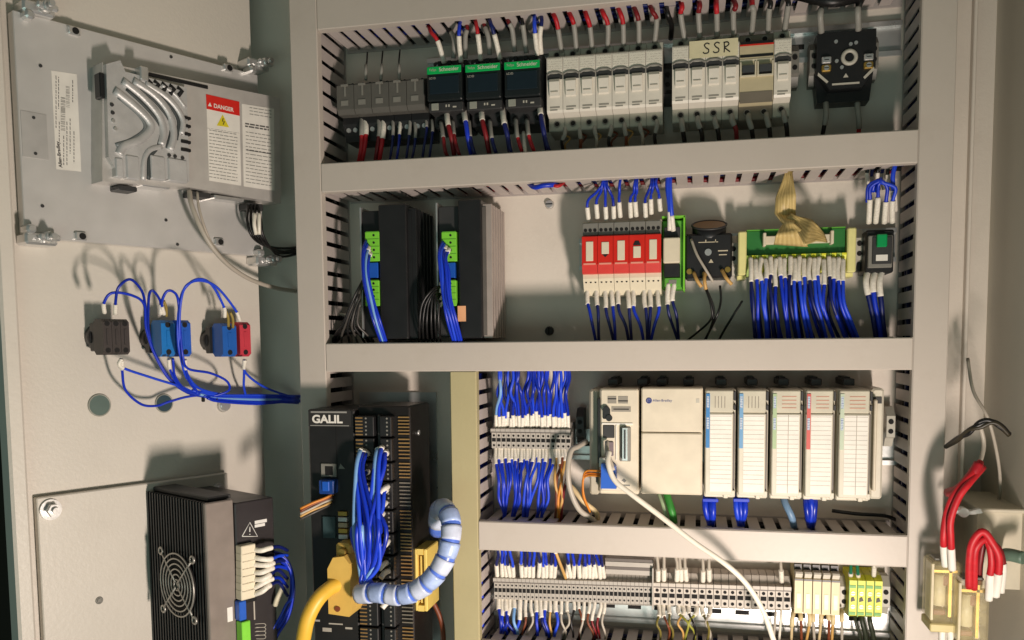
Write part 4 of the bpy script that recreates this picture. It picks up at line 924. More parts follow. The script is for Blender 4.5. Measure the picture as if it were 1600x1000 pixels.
# ================================================================== ROW 3, LEFT: motion controller
WG = .120
gu = lambda x, y=760, w=WG: pix(CAB, x, y, w)[0]
gv = lambda y, x=560, w=WG: pix(CAB, x, y, w)[1]
gl, gr, gtop = gu(484), gu(638), gv(640)
o = thing('motion_controller', 'tall black motion controller lettered GALIL with two columns of plugs', 'controller', CAB, gl, gtop, 0)
GU, GV = gl, gtop; H_ = .30; W_ = gr-gl
gx = lambda x, y=760, w=WG: gu(x, y, w)-GU
gy = lambda y, x=560, w=WG: gv(y, x, w)-GV
part('mounting_plate', G().box(.012,-H_,.001,W_-.004,.012,.003), steel, o)
part('left_cover', G().box(0,-H_,.045,gx(556),0,WG,.0015), mat('controller_black',(34,33,33),.35), o)
part('case', G().box(gx(556)+.0004,-H_,.045,W_,.0035,WG-.010,.0015), mat('controller_side',(30,26,24),.38,.2), o)
part('label_plate', G().box(.001,gy(667),WG,gx(551),-.001,WG+.0006), mat('label_charcoal',(48,46,45),.4), o)
part('label_rule', G().box(.004,gy(645.5),WG+.0006,gx(545),gy(643),WG+.0009).box(.003,gy(666),WG+.0006,gx(548),gy(664.8),WG+.0009), mat('rule_grey',(150,148,142),.5), o)
text('GALIL', .0118, labelb, o, .0052, gy(661), WG+.0008, bold=.0004, sx=1.12)
random.seed(3)
tk = mat('gold_pin',(190,150,96),.35,.6)
y = 650
k = 0
while y < 1010:
    hh_ = [34, 38, 30, 44, 36][k % 5]; ya, yb_ = gy(y), gy(y+hh_-3)
    for (xa_, xb2, tx) in ((559,588,(560,571)),(597,615,(620,637))):
        zf = WG-.002
        p = part('terminal_plug', G().box(gx(xa_),yb_,WG-.010,gx(xb2),ya,zf+.006,.0008), dark, o)
        n = int((ya-yb_)/.0042)
        g = G()
        for j in range(n):
            yy = ya - (ya-yb_)*(j+.5)/n; g.cyl((gx(xa_)+gx(xb2))/2+.002, yy, zf+.006, zf+.0064, .0011, 6)
        part('plug_screws', g, grey, p, kind='stuff')
        g = G()
        for j in range(n+1):
            yy = ya - (ya-yb_)*(j+.5)/(n+1); g.box(gx(tx[0]), yy-.0006, WG-.0098, gx(tx[1]), yy+.0007, WG-.0080 if tx[0] > 600 else zf+.0064)
        part('pins', g, tk if random.random() < .75 else mat('pale_pin',(150,140,124),.4,.5), p, kind='stuff')
    y += hh_; k += 1
part('column_rib', G().box(gx(590),-H_,WG-.010,gx(595),-.006,WG-.003,.0006), dark2, o)
part('side_screw', G().cyl(0,0,0,.0016,.0030,12), steel, o); o_s = [c for c in o.children if c.name.startswith('side_screw')][0]
o_s.location = (W_+.0001, gy(680), .085); o_s.rotation_euler = (0, math.pi/2, 0)
part('network_port', G().box(gx(503),gy(746),WG,gx(527),gy(725),WG+.002,.0006), grey, o)
part('port_opening', G().box(gx(510),gy(743),WG+.0018,gx(522),gy(729),WG+.0023), hole, o)
part('port_lamp', G().prism([(gx(530),gy(733)),(gx(540),gy(733)),(gx(533),gy(725))],WG,WG+.0005), grey, o)
part('door_line', G().box(gx(527),gy(760),WG,gx(528),gy(668),WG+.0004), hole, o)
part('switch_bank', G().box(gx(504),gy(842),WG,gx(524),gy(808),WG+.003,.0006), mat('dull_teal',(50,70,72),.4), o)
for j in range(5): part('header_pin_block', G().box(gx(529),gy(806+9*j),WG,gx(543),gy(799+9*j),WG+.004,.0004), [brass,steel,mat('pin_cream',(180,160,130),.5)][j%3], o)
part('small_print', G().box(gx(486),gy(975),WG,gx(494),gy(972),WG+.0003).box(gx(508),gy(978),WG,gx(530),gy(976),WG+.0003).box(gx(534),gy(984),WG,gx(545),gy(981),WG+.0003), rl, o)
part('foot_label', G().box(gx(498),gy(990),WG,gx(512),gy(984),WG+.0003), rl, o)
og = thing('network_plug', 'blue plug on the left face of the tall black controller', 'plug', CAB, *pix(CAB,513,760,WG+.006), 0)
part('plug_body', G().box(-.0085,-.0075,WG,.0085,.0075,WG+.012,.001), mat('dark_blue_plug',(20,60,130),.4), og)
part('plug_tab', G().box(-.004,-.004,WG+.012,.004,.0065,WG+.0135,.0006), blued, og)
for k in range(5):
    wire('%s strand of the coloured flat cable sticking out left of the black controller, %s' % (['orange','brown','grey','tan','dark'][k], nth(k)), CAB, [(521-k,772+4*k,.125),(506,778+4*k,.132),(488,785+4*k,.140),(469,795+4*k,.146)], .0014, [orangew,brownw,greyw,tanw,mat('dark_grey_wire',(70,66,62),.4)][k], group='coloured flat cable strands')
# yellow plug hood and cable
hoodm = mat('yellow_hood',(214,176,88),.42,dirt=.1)
oy = thing('cable_connector', 'yellow cable connector hood screwed to the foot of the black controller', 'connector', CAB, *pix(CAB,533,905,.150), 0)
part('hood', G().prism([(-.0125,-.036),(.0105,-.038),(.0125,-.034),(.0125,.018),(.006,.026),(-.006,.024),(-.0125,.012)], .124, .156), hoodm, oy)
part('hood_neck', G().box(-.009,.020,.120,.007,.036,.142,.002), hoodm, oy)
part('thumb_screw', G().cyl(.001,.028,.142,.150,.0040,12), brass, oy); part('thumb_screw', G().cyl(-.002,-.030,.156,.1575,.0030,12), brownw, oy)
wire('thick yellow cable curving out of the yellow connector to the lower left', CAB, [(530,912,.150),(515,920,.160),(497,935,.170),(482,960,.176),(474,990,.176),(470,1030,.17)], .0078, yellow, cat='cable', n=14, seg=8)
# blue bundle on the controller
random.seed(21)
for i in range(18):
    t = i/17; xt = 561+ (i%3)*5 if i < 9 else 588+(i%3)*6; yt = (708 if i%9 < 4 else [742,800,762,770,708][i%5]) + random.uniform(-4,8)
    bx = 552+46*((i*7)%18)/17
    wire('blue wire hanging down the plugs of the black controller, %s from the left' % nth(i), CAB, [(xt+4,yt-4,.124),(xt,yt+2,.136),(xt-3,yt+30,.146),(bx+random.uniform(-4,4),825,.156+random.uniform(0,.012)),(bx*.6+230+random.uniform(-4,4),880,.160),(574+random.uniform(-8,8),914,.160),(600,928+random.uniform(-5,5),.160)], .0023, blue if i % 6 else lblue, group='blue wires on the black controller', s0=.008, sr=1.4)
for i, (x, y) in enumerate(((600,765),(597,790),(601,850),(598,884),(601,897),(603,944))):
    wire('short white marker on the right plug column of the black controller, %s from the top' % nth(i), CAB, [(x+6,y-5,.124),(x,y,.134),(x-6,y+6,.138)], .0030, labelb, group='white markers on the black controller')
# spiral wrap
sp = [(560,928,.160),(590,926,.166),(620,930,.168),(648,924,.170),(674,905,.170),(694,876,.168),(704,843,.164),(704,812,.156),(694,795,.140),(686,800,.118),(684,830,.10)]
SP = [P3(CAB,*p) for p in sp]; o0 = SP[0].copy(); S = spline([p-o0 for p in SP], 8)
hs = solo('spiral_hose', G().tube(S, .0096, 12, 1), mat('hose_blue',(84,116,206),.35,var=.25,scale=60), 'blue and white spiral wrapped hose curving right from the black controller', 'hose', CAB, *o0)
tot = len(S); k = 0
for a_ in range(0, tot-6, 6):
    q = S[a_:a_+6]
    part('wrap_turn', G().tube(q, .0101, 14, 1, r_end=.0109), [mat('wrap_white',(198,207,226),.3,var=.10,scale=120,alpha=.93), mat('wrap_blue',(168,188,228),.3,var=.18,scale=120,alpha=.90)][k % 2 if a_ < tot*.75 else 0], hs); k += 1
# pale yellow connector plate
o = thing('yellow_header', 'pale yellow slotted header on the right side of the black controller', 'connector', CAB, *pix(CAB,658,906,.10), 0)
ym = mat('pale_yellow_plastic',(232,204,110),.4)
part('frame', G().box(-.0075,-.0345,.060,-.0035,.0345,.102,.001).box(.0035,-.0345,.060,.0075,.0345,.102,.001).box(-.0035,-.0345,.060,.0035,-.028,.102).box(-.0035,.028,.060,.0035,.0345,.102), ym, o, kind=None)
part('inner_slot', G().box(-.0035,-.028,.060,.0035,.028,.094), mat('amber_slot',(190,150,70),.5), o)
part('centre_rib', G().box(-.0008,-.026,.094,.0010,.026,.099), ym, o)
wire('brown wire under the pale yellow header', CAB, [(668,930,.06),(680,948,.055),(690,975,.05),(694,1020,.03)], .003, brownw)
# crumpled edge of tape near the top of the compartment
part_dummy = None

# ================================================================== DOOR
du = lambda x, y, w=0.0: pix(DOOR, x, y, w)
dr = thing('cabinet_door', 'open cream cabinet door with a folded edge, on the left', 'door', DOOR, 0, 0, 0)
ui = du(36, 600, .018)[0]; uo = du(8, 600, .018)[0]
part('door_skin', G().box(uo+.002,-.62,-.0015,.020,.62,0), paint, dr)
part('edge_fold', G().box(uo,-.62,-.0016,ui,.62,.018,.0025), paint, dr)

pl = du(155,633); 
for (x, y, r, nm, m_, z) in ((155,633,.0112,'plug_disc',mat('green_plug_disc',(84,104,96),.5),.0012),(256,630,.0098,'plug_disc',mat('teal_plug_disc',(40,66,76),.45),.0012)):
    u, v = du(x, y); part(nm, G().cyl(u,v,0,z,r,28), m_, dr); part('plug_rim', G().ring(u,v,.0008,r,.0009,30,6), mat('rim_grey',(150,150,138),.4), dr)
u, v = du(349,633); part('chrome_button', G().cyl(u,v,0,.006,.0085,20,.0060), steel, dr)
# --- operator panel plate
PW = .014
c = [du(22,8,PW), du(414,126,PW), du(401,399,PW), du(36,370,PW)]
pu0 = (c[0][0]+c[3][0])/2; pu1 = (c[1][0]+c[2][0])/2; pvt = (c[0][1]+c[1][1])/2; pvb = (c[2][1]+c[3][1])/2
pn = thing('operator_panel', 'rear of a metal operator panel with cast heat sink and danger label', 'panel', DOOR, 0, 0, 0)
ps_ = mat('brushed_plate', (214,212,208), .36, .35, var=.05, scale=30, bump=.04)
part('plate', G().box(pu0,pvb,.002,pu1,pvt,PW,.0008), ps_, pn)
def dbox(x0, y0, x1, y1, z0, z1, c=0.0, g=None):
    a = du(x0,y0,z1); b = du(x1,y1,z1); g = g or G()
    return g.box(min(a[0],b[0]), min(a[1],b[1]), z0, max(a[0],b[0]), max(a[1],b[1]), z1, c)
def dpoly(pts, z0, z1):
    return G().prism([du(x,y,z1) for x,y in pts][::-1], z0, z1)
part('side_inset', dbox(32,172,76,250,PW,PW+.0008), mat('inset_steel',(196,194,190),.4,.35), pn)
for (x, y) in ((52,184),(55,240),(267,89),(66,322),(277,382),(259,344),(63,103)):
    u, v = du(x,y,PW); part('rivet', G().cyl(u,v,PW,PW+.0012,.0016,10), dark2, pn)
for (x, y) in ((127,369),(343,378),(116,48),(357,106)):
    u, v = du(x,y,PW+.003); cl = part('clip', G().box(u-.006,v-.004,PW,u+.006,v+.004,PW+.004,.0012), steel, pn)
    part('clip_hole', G().cyl(u+.001,v,PW+.004,PW+.0043,.0034,12), hole, cl)
# asset label, vertical
lb = part('asset_label', dpoly([(80,110),(120,116),(127,268),(88,264)], PW, PW+.0004), labelb, pn)
g = G()
random.seed(9)
for (xa, ya, xb2, yb2, st) in ((103,135,109,168,2),(95,152,102,204,2)):
    y = ya
    while y < yb2:
        a_, b_ = du(xa,y,PW+.0006), du(xb2,y+.9,PW+.0006); g.box(min(a_[0],b_[0]),min(a_[1],b_[1]),PW+.0004,max(a_[0],b_[0]),max(a_[1],b_[1]),PW+.0006); y += random.choice((1.3,1.8,2.6))
part('barcode', g, ink, lb)
for (xx, y0_, y1_) in ((87,118,200),(91,120,170),(92,190,222),(99,212,258),(104,190,258),(109,185,240),(113,125,160),(115,205,255)):
    g = G(); y = y0_
    while y < y1_:
        l_ = random.uniform(2,7); a_, b_ = du(xx,y,PW+.0006), du(xx+1.3,min(y+l_,y1_),PW+.0006)
        g.box(min(a_[0],b_[0]),min(a_[1],b_[1]),PW+.0004,max(a_[0],b_[0]),max(a_[1],b_[1]),PW+.0006); y += l_+1.5
    part('fine_print', g, mat('print_dark',(90,88,86),.6), lb, kind='stuff')
u, v = du(97,262,PW); text('Allen-Bradley', .0046, ink, pn, u, v, PW+.0005, rz=math.radians(94), bold=.0001)
# housing box
BW = .038
part('housing', dbox(224,108,437,320,PW,BW,.0012) if False else dpoly([(160,97),(437,153),(439,318),(292,292),(186,286),(160,283)], PW, BW), mat('housing_steel',(206,202,196),.34,.35,var=.06,bump=.05), pn)
CW = .045
cast = part('heat_sink', dpoly([(166,100),(188,94),(196,112),(292,137),(296,284),(262,279),(188,276),(170,245)], BW, CW), alu, pn)
def rib(pts, r, z=CW): return part('cooling_rib', G().tube([(*du(x*.42, y*.42, z), z) for x, y in pts], r, 10, 5, .75), alu, pn)
rib([(425,335),(500,395),(550,445),(560,480),(520,520),(460,545),(442,575)], .0044)
rib([(455,300),(530,360),(590,430),(608,490),(600,540)], .0042)
rib([(495,300),(575,355),(630,425),(645,500),(632,560)], .0042)
rib([(540,310),(605,350),(655,400),(680,450),(675,500)], .0036)
rib([(600,315),(650,350),(690,400)], .0020)
rib([(600,545),(555,560),(535,600),(532,670)], .0028)
for (xa, ya, xb2, yb2) in ((430,585,462,662),(560,575,618,672),(626,585,700,682),(470,575,522,670)):
    part('cast_block', dbox(xa*.42,ya*.42,xb2*.42,yb2*.42,BW,CW+.002,.001), alu, pn)
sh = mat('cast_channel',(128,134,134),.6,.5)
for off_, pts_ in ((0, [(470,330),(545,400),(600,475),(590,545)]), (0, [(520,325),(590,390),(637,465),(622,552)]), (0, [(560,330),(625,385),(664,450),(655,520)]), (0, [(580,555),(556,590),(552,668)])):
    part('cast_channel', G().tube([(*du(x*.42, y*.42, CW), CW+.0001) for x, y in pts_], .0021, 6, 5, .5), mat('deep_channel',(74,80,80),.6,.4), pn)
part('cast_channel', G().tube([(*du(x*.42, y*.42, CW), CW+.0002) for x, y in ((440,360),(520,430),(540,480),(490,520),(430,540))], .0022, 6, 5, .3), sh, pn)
for k in range(5):
    x = 553+29*k; y = 298+8*k
    part('vent_notch', G().tube([(*du(q[0]*.42,q[1]*.42,CW+.001),CW+.0006) for q in ((x-8,y-6),(x+10,y+8),(x-6,y+28))], .0022, 6, 1, .5), hole, pn)
for k in range(5):
    part('vent_notch', dbox(676*.42,(428+30*k)*.42,712*.42,(446+30*k)*.42,BW,CW+.002,.0006), hole, pn)
for x, y in ((415,390),(418,420),(420,450),(428,480),(628,578),(650,582),(678,588)):
    u, v = du(x*.42,y*.42,CW); part('cast_screw', G().cyl(u,v,CW,CW+.0016,.0018,10), dark2 if y < 430 or x > 600 else steel, pn)
part('black_slot', dpoly([(233,113),(325,134),(325,139),(232,118)], BW, BW+.0012), hole, pn)
part('slot_tab', dbox(219,102,233,127,BW,CW+.004,.001), steel, pn)
part('black_latch', dbox(155,112,165,154,BW-.008,BW+.003,.001), dark, pn)
# labels
part('danger_label', dpoly([(322,147),(374,159),(377,290),(327,282)], BW, BW+.0004), labelb, pn)
part('red_banner', dpoly([(322,147),(374,159),(374.5,181),(323,170)], BW+.0004, BW+.0007), mat('danger_red',(214,40,30),.4), pn)
u, v = du(334,170,BW); text('DANGER', .0062, labelb, pn, u-.0005, v+.0012, BW+.0008, rz=math.radians(0), bold=.00015, sx=.98)
part('banner_triangle', dpoly([(325,165.5),(331,166.5),(328,160)], BW+.0007, BW+.0009), labelb, pn)
part('warning_triangle', dpoly([(339,196),(358,199),(348,179)], BW+.0004, BW+.0007), mat('sign_yellow',(222,206,40),.45), pn)
part('triangle_mark', G().tube([(*du(348,185,BW),BW+.0008),(*du(347,190,BW),BW+.0008),(*du(350,190,BW),BW+.0008),(*du(348,195,BW),BW+.0008)], .0005, 5, 1), ink, pn)
part('rating_label', dpoly([(378,162),(428,170),(429,298),(381,291)], BW, BW+.0004), labelb, pn)
random.seed(14)
def textlines(x0, x1, ya, yb2, n, wgt=1.0, m_=None, slope=.16):
    for i in range(n):
        y = ya + (yb2-ya)*i/max(1,n-1); g = G(); x = x0
        while x < x1-1:
            l_ = random.uniform(3,9); xe = min(x+l_, x1)
            a_ = du(x, y+(x-x0)*slope, BW+.0006); b_ = du(xe, y+(xe-x0)*slope, BW+.0006); hh2 = .00045*wgt
            g.add([(a_[0],a_[1]-hh2,BW+.0006),(b_[0],b_[1]-hh2,BW+.0006),(b_[0],b_[1]+hh2,BW+.0006),(a_[0],a_[1]+hh2,BW+.0006)], [(0,1,2,3)])
            x = xe + 1.3
        part('fine_print', g, m_ or mat('print_mid',(150,148,142),.6), pn, kind='stuff')
textlines(327,371,203,276,15); textlines(390,424,168,178,3); textlines(383,420,193,197,2,1.8,mat('print_dark',(90,88,86),.6)); textlines(384,424,206,240,7); textlines(385,424,234,236,1,1.6,mat('print_dark',(90,88,86),.6)); textlines(384,425,246,284,8)
textlines(323.5,374,200,200.6,1,.4)
# terminals beneath the housing
for (x0_, y0_, x1_, y1_) in ((186,288,215,300),(222,284,266,296),(300,298,330,310),(335,304,382,316),(388,316,412,330)):
    part('bottom_socket', dbox(x0_,y0_,x1_,y1_,PW,.034,.001), [dark2,steel][x0_ in (222,335)], pn)
# --- plate clamps
def clamp(x, y, lab, fl=1):
    u, v = du(x, y, .02); o = thing('panel_clamp', lab, 'clamp', DOOR, u, v, 0, 'bright clamps at the corners of the operator panel')
    part('bracket', G().box(-.016,-.0055,.001,.014,.0055,.022,.002), steel, o)
    part('jaw', G().box(-.0155,-.009*fl-.004,.010,-.0065,-.009*fl+.004,.026,.002), steel, o)
    part('thumb_nut', G().cyl(.004,.002,.020,.032,.0066,8,.0048), steel, o)
    part('bolt', G().cyl(.004,.002,.032,.040,.0028,10), steel, o)
    part('wing', G().box(-.006,-.0015,.026,.014,.0045,.030,.0015), steel, o)
clamp(62,14,'bright clamp at the upper left corner of the operator panel'); clamp(405,101,'bright clamp at the upper right corner of the operator panel')
clamp(66,374,'bright clamp at the lower left corner of the operator panel',-1); clamp(418,408,'bright clamp at the lower right corner of the operator panel',-1)
def dw(label, pts, r, m_, **k): return wire(label, DOOR, pts, r, m_, **k)
dw('grey cable curving from under the operator panel to the hinge side', [(296,298,.034),(302,325,.045),(322,372,.05),(350,408,.045),(390,436,.035),(430,449,.02),(462,455,.01)], .0026, greyw, cat='cable', seg=8)
dw('thinner grey cable beside it under the operator panel', [(308,300,.034),(312,330,.04),(326,372,.04),(345,400,.03)], .0015, greyw, cat='cable')
for k in range(4):
    dw('black wire under the right end of the operator panel, %s' % nth(k), [(388+5*k,322,.036),(386+7*k,345,.045),(393+6*k,368,.045),(412+5*k,382+3*k,.035),(440,388+4*k,.02),(470,386+3*k,.01)], .0016, blackw, group='black wires under the operator panel')
for k in range(2):
    dw('white wire end under the right end of the operator panel, %s' % nth(k), [(398+7*k,334,.05),(397+7*k,350,.052),(400+5*k,366,.050)], .0022, whitew)
# --- contact blocks
def contact(x0, x1, y0, y1, m_, lab, n=1, W0=.020, W1=.041, dome=True):
    a = du(x0,y0,W1); b = du(x1,y1,W1); u, v = (a[0]+b[0])/2, (a[1]+b[1])/2; q = (b[0]-a[0])/2; h = (a[1]-b[1])/2
    o = thing('contact_block', lab, 'switch', DOOR, u, v, 0, 'contact blocks on the back of door push buttons')
    part('holder', G().cyl(0,0,.0,.014,min(.0145, q*1.5),22).box(-min(.013,q*1.3),-h*.8,.010,min(.013,q*1.3),h*.8,W0,.001), dark, o)
    for i in range(n):
        xa_ = -q + 2*q*i/n; xb2 = xa_ + 2*q/n - .0003
        p = part('block', G().xprism([(-h*.8,W0),(-h,W0+.004),(-h,W1-.005),(-h*.82,W1),(h*.82,W1),(h,W1-.005),(h,W0+.004),(h*.8,W0)], xa_, xb2), m_, o)
        xm = (xa_+xb2)/2
        for yy in (-h*.74, h*.74): part('terminal_hole', G().cyl(xm,yy,W1-.0008,W1+.0002,min(.0030,q/n*.6),10), hole, p)
        part('front_ridge', G().box(xm-q/n*.25,-h*.45,W1,xm+q/n*.25,h*.45,W1+.0008,.0003), m_, p)
    return o
contact(160,204,498,554,mat('brown_black_plastic',(58,52,50),.45),'dark brown triple contact block on the door, left of the blue ones',3)
contact(251,275,500,557,cyanp,'brighter blue contact block, left of the two side by side')
contact(279,300,500,557,blued,'blue contact block, right of the two side by side')
contact(347,371,505,557,mat('mid_blue_plastic',(26,92,176),.4),'blue contact block touching the red one')
contact(374,393,503,557,pinkp,'red contact block at the right end of the row')
DWS = [
 ('blue wire arching low from the brown contact block into the bundle', [(163,490,.056),(163,472,.064),(176,457,.070),(206,460,.068),(224,476,.058),(229,515,.045),(244,560,.036),(270,598,.030),(320,618,.026),(466,623,.012)], 1),
 ('blue wire arching high from the brown contact block into the bundle', [(180,492,.056),(180,470,.066),(185,447,.074),(205,437,.074),(221,455,.066),(227,480,.056),(231,518,.044),(247,562,.036),(274,600,.030),(322,620,.024),(466,625,.010)], 1),
 ('blue wire hooking over beside the brighter blue block', [(251,492,.056),(250,472,.064),(241,456,.070),(233,458,.068),(230,478,.056),(232,520,.042),(248,565,.034),(276,600,.030),(324,617,.024),(466,621,.012)], 1),
 ('blue wire arching between the two side by side blue blocks', [(256,492,.056),(253,474,.064),(259,456,.072),(271,455,.072),(279,468,.066),(281,515,.060),(284,556,.056),(293,575,.050),(328,584,.044),(354,596,.040),(357,610,.034),(340,618,.028),(320,620,.024)], 1),
 ('blue wire in a big arch to the blue block beside the red one', [(352,496,.056),(350,479,.062),(330,443,.074),(308,435,.078),(288,450,.074),(281,472,.066),(279,515,.060),(282,556,.052),(300,600,.034),(360,619,.024),(466,624,.012)], 1),
 ('blue wire in a wide arch to the red contact block', [(374,500,.056),(366,482,.062),(338,450,.074),(314,438,.078),(292,446,.076),(282,468,.068),(280,512,.062),(285,560,.050),(306,604,.032),(362,622,.022),(466,627,.010)], 1),
 ('violet blue wire running straight from the brown block down to the bundle', [(190,560,.050),(188,572,.046),(232,588,.040),(280,604,.034),(330,618,.026),(466,626,.012)], 1),
 ('blue wire sagging past the teal hole plug into the bundle', [(190,562,.050),(191,582,.042),(197,611,.032),(220,631,.024),(246,634,.020),(268,627,.022),(312,617,.026),(400,620,.020),(466,622,.012)], 1),
 ('blue wire from the underside of the brighter blue block', [(264,562,.050),(266,580,.044),(280,603,.034),(320,619,.026),(400,624,.018),(466,628,.010)], 1),
 ('second blue wire from the underside of the brighter blue block', [(270,560,.050),(274,590,.040),(296,612,.030),(340,622,.024),(466,630,.010)], 0),
 ('blue wire from the underside of the right blue block', [(288,562,.050),(291,582,.044),(302,604,.034),(336,620,.026),(466,619,.012)], 1),
 ('blue wire dropping straight from the red contact block', [(381,562,.050),(382,585,.040),(381,604,.030),(384,618,.022)], 1),
 ('blue wire sloping from the red contact block to the frame', [(383,562,.050),(384,582,.042),(409,602,.032),(448,617,.018),(468,620,.010)], 1),
]
for lab, pts, s_ in DWS: dw(lab, pts, .0014, blue, group='blue wires on the door', s0=.012 if s_ else None, sr=1.5, seg=7)
for k in range(5):
    dw('blue wire in the tied run to the hinge, %s from the top' % nth(k), [(300+6*k,610+3*k,.030),(340,616+2.5*k,.026),(400,618+3*k,.020),(440,619+2.5*k,.014),(470,619+2*k,.008)], .0016, blue if k != 2 else lblue, group='tied blue wires on the door')
for k, (x0_, y0_) in enumerate(((258,470),(355,486),(362,488))):
    dw('short olive wire end above the contact blocks, %s' % nth(k), [(x0_+2,y0_+24,.050),(x0_+1,y0_+10,.056),(x0_-2,y0_,.058)], .0015, mat('olive_yellow_wire',(150,130,60),.5))
for k, x in enumerate((321,341,452)):
    solo('cable_tie', G().box(-.0016,-.0052,0,.0016,.0052,.0030,.0008), hole, ['dark tie round the blue run, first from the left','dark tie round the blue run, second from the left','dark tie round the blue run close to the frame'][k], 'cable tie', DOOR, *du(x, 621, .03), .024 if k < 2 else .012)
# --- lower sub panel and drive
SW = .010
a = du(57,771,SW); b = du(356,745,SW)
sb = thing('mounting_plate', 'cream mounting plate on the lower door carrying the fan cooled drive', 'plate', DOOR, 0, 0, 0)
part('plate', G().box(a[0],-.55,.002,b[0],(a[1]+b[1])/2,SW,.0010), paint, sb)
u, v = du(78,796,SW); part('bolt', G().cyl(u,v,SW,SW+.003,.0105,24).cyl(u,v,SW+.003,SW+.012,.0072,6,.0068), steel, sb); part('bolt_stud', G().cyl(u,v,SW+.012,SW+.016,.0036,12), steel, sb)
u, v = du(341,764,SW); part('bolt', G().cyl(u,v,SW,SW+.002,.0075,20).cyl(u,v,SW+.002,SW+.007,.005,6), steel, sb)
u, v = du(155,938,SW); part('screw', G().ring(u,v,SW+.0003,.0032,.0009,18,5).cyl(u,v,SW,SW+.0012,.0022,12), grey, sb)
ub0, vb0 = du(229,772,SW); W1 = wfor(DOOR, ub0, vb0, 322)
vt_ = du(340,784,W1)[1]; uf1 = du(365,800,W1)[0]; uf2 = du(426,800,W1)[0]
fd = thing('fan_cooled_drive', 'black finned drive with a round fan grille, lower left', 'drive', DOOR, ub0, vt_, 0)
L1, L2 = uf1-ub0, uf2-ub0
part('heat_sink_body', G().box(.002,-.40,SW,L1,-.001,W1-.004), dark, fd)
for k in range(int((W1-SW)/.0056)):
    z = SW+.002+.0056*k
    part('fin', G().box(-.0010,-.40,z,.0022,0,z+.0022,.0004), mat('fin_black',(24,24,25),.38,.3), fd)
part('front_plate', G().box(-.001,-.40,W1-.004,L1,.0,W1,.0010), mat('grey_brown_panel',(134,124,116),.42,.2,dirt=.1), fd)
part('top_flange', G().box(.008,-.0005,SW,L1+.004,.004,W1-.010,.0008), dark2, fd)
part('black_module', G().box(L1+.0004,-.40,SW,L2,-.004,W1+.002,.0012), mat('module_black',(44,40,41),.38), fd)
part('white_sticker', dbox(355,950,364,970,W1,W1+.0004), labelb, fd)
fd_c = [c for c in fd.children if c.name.startswith('white_sticker')][0]; fd_c.location = (-ub0, -vt_, 0)
def fpart(nm, g, m_):
    p = part(nm, g, m_, fd); p.location = (-ub0, -vt_, 0); return p
FW = W1+.002
for (pts, r) in (([(378,838),(390,816),(402,838),(378,838)],.00055),([(390,823),(390,831)],.0006),([(390,834),(390,835.5)],.0007)):
    fpart('warning_symbol', G().tube([(*du(x,y,FW),FW+.0003) for x,y in pts], r, 5, 1), ltext)
fpart('symbol_print', dbox(398,814,417,815.5,FW,FW+.0003), ltext); fpart('symbol_print', dbox(398,820,414,821.5,FW,FW+.0003), ltext)
fpart('socket_recess', dbox(372,850,401,938,FW-.001,FW+.0004), hole)
for k in range(7):
    y = 854+11.5*k
    p = fpart('cream_plug', dbox(377,y,400,y+10.2,FW,FW+.010,.0008), offw)
    wire('white sleeved wire in the drive plug, %s from the top' % nth(k), DOOR, [(398,y+6,FW+.008),(410,y+5+[2,4,1,0,-1,-3,-4][k],FW+.016),(422,y+4+[0,6,2,-2,-5,-9,-12][k],FW+.018),(436,y+[0,4,-2,-4,-8,-8,-12][k],FW+.014),(449,y+[6,2,0,0,4,6,8][k],FW+.008)], .0019, blue if k % 2 else navy, group='white sleeved wires of the drive', s0=.021, sr=1.5)
fpart('blue_port', dbox(374,941,386,968,FW,FW+.008,.0008), blued)
fpart('green_connector', dbox(378,973,394,1040,FW,FW+.010,.0008), greenp)
fpart('vertical_print', dbox(396,940,399,968,FW,FW+.0003), rl)
for k in range(4): fpart('circuit_print', G().tube([(*du(x,y,FW),FW+.0003) for x,y in ((398,975+6*k),(412,974+6*k),(415,977+6*k),(412,980+6*k),(400,980+6*k))], .0004, 5, 2), rl)
for k in range(8):
    wire('blue wire looping right of the black drive module, %s' % nth(k), DOOR, [(428+2*k,862+3*k,FW+.006),(446+1.5*k,870+4*k,FW+.012),(458-.5*k,896+5*k,FW+.010),(459-1.5*k,930+2*k,FW+.006),(450-2*k,965,FW),(432-2*k,996,FW-.004),(420-2*k,1030,FW-.01)], .0016, blue if k % 3 else navy, group='blue wire loop beside the drive')
wire('cream sleeve hanging between the drive module and the blue loop', DOOR, [(446,905,FW+.004),(441,918,FW+.008),(434,934,FW+.008),(430,946,FW+.004)], .0030, offw)
# fan grille on the left face of the heat sink
FS = DOOR @ frame(Vector((ub0-.0012, 0, 0)), Vector((0,0,1)), Vector((0,1,0)), Vector((-1,0,0)))
gc = [pix(FS,*p,.004) for p in ((248,854),(306,870),(308,976),(250,956))]
cu_, cv_ = sum(c[0] for c in gc)/4, sum(c[1] for c in gc)/4; hx_ = (gc[1][0]-gc[0][0]+gc[2][0]-gc[3][0])/4; hy_ = (gc[0][1]-gc[3][1]+gc[1][1]-gc[2][1])/4
fg = thing('fan_grille', 'round wire fan guard on the black finned side of the drive', 'fan', FS, cu_, cv_, 0)
wm = mat('guard_wire',(170,166,158),.35,.6)
R = min(hy_, .052)
part('fan_opening', G().cyl(0,0,.0003,.0016,R*.86,32), hole, fg)
E_ = hx_/hy_ if hy_ else 1
for k in range(6): part('guard_ring', G().ring(0,0,.0045,R*(.16+.155*k),.0009,36,6), wm, fg)
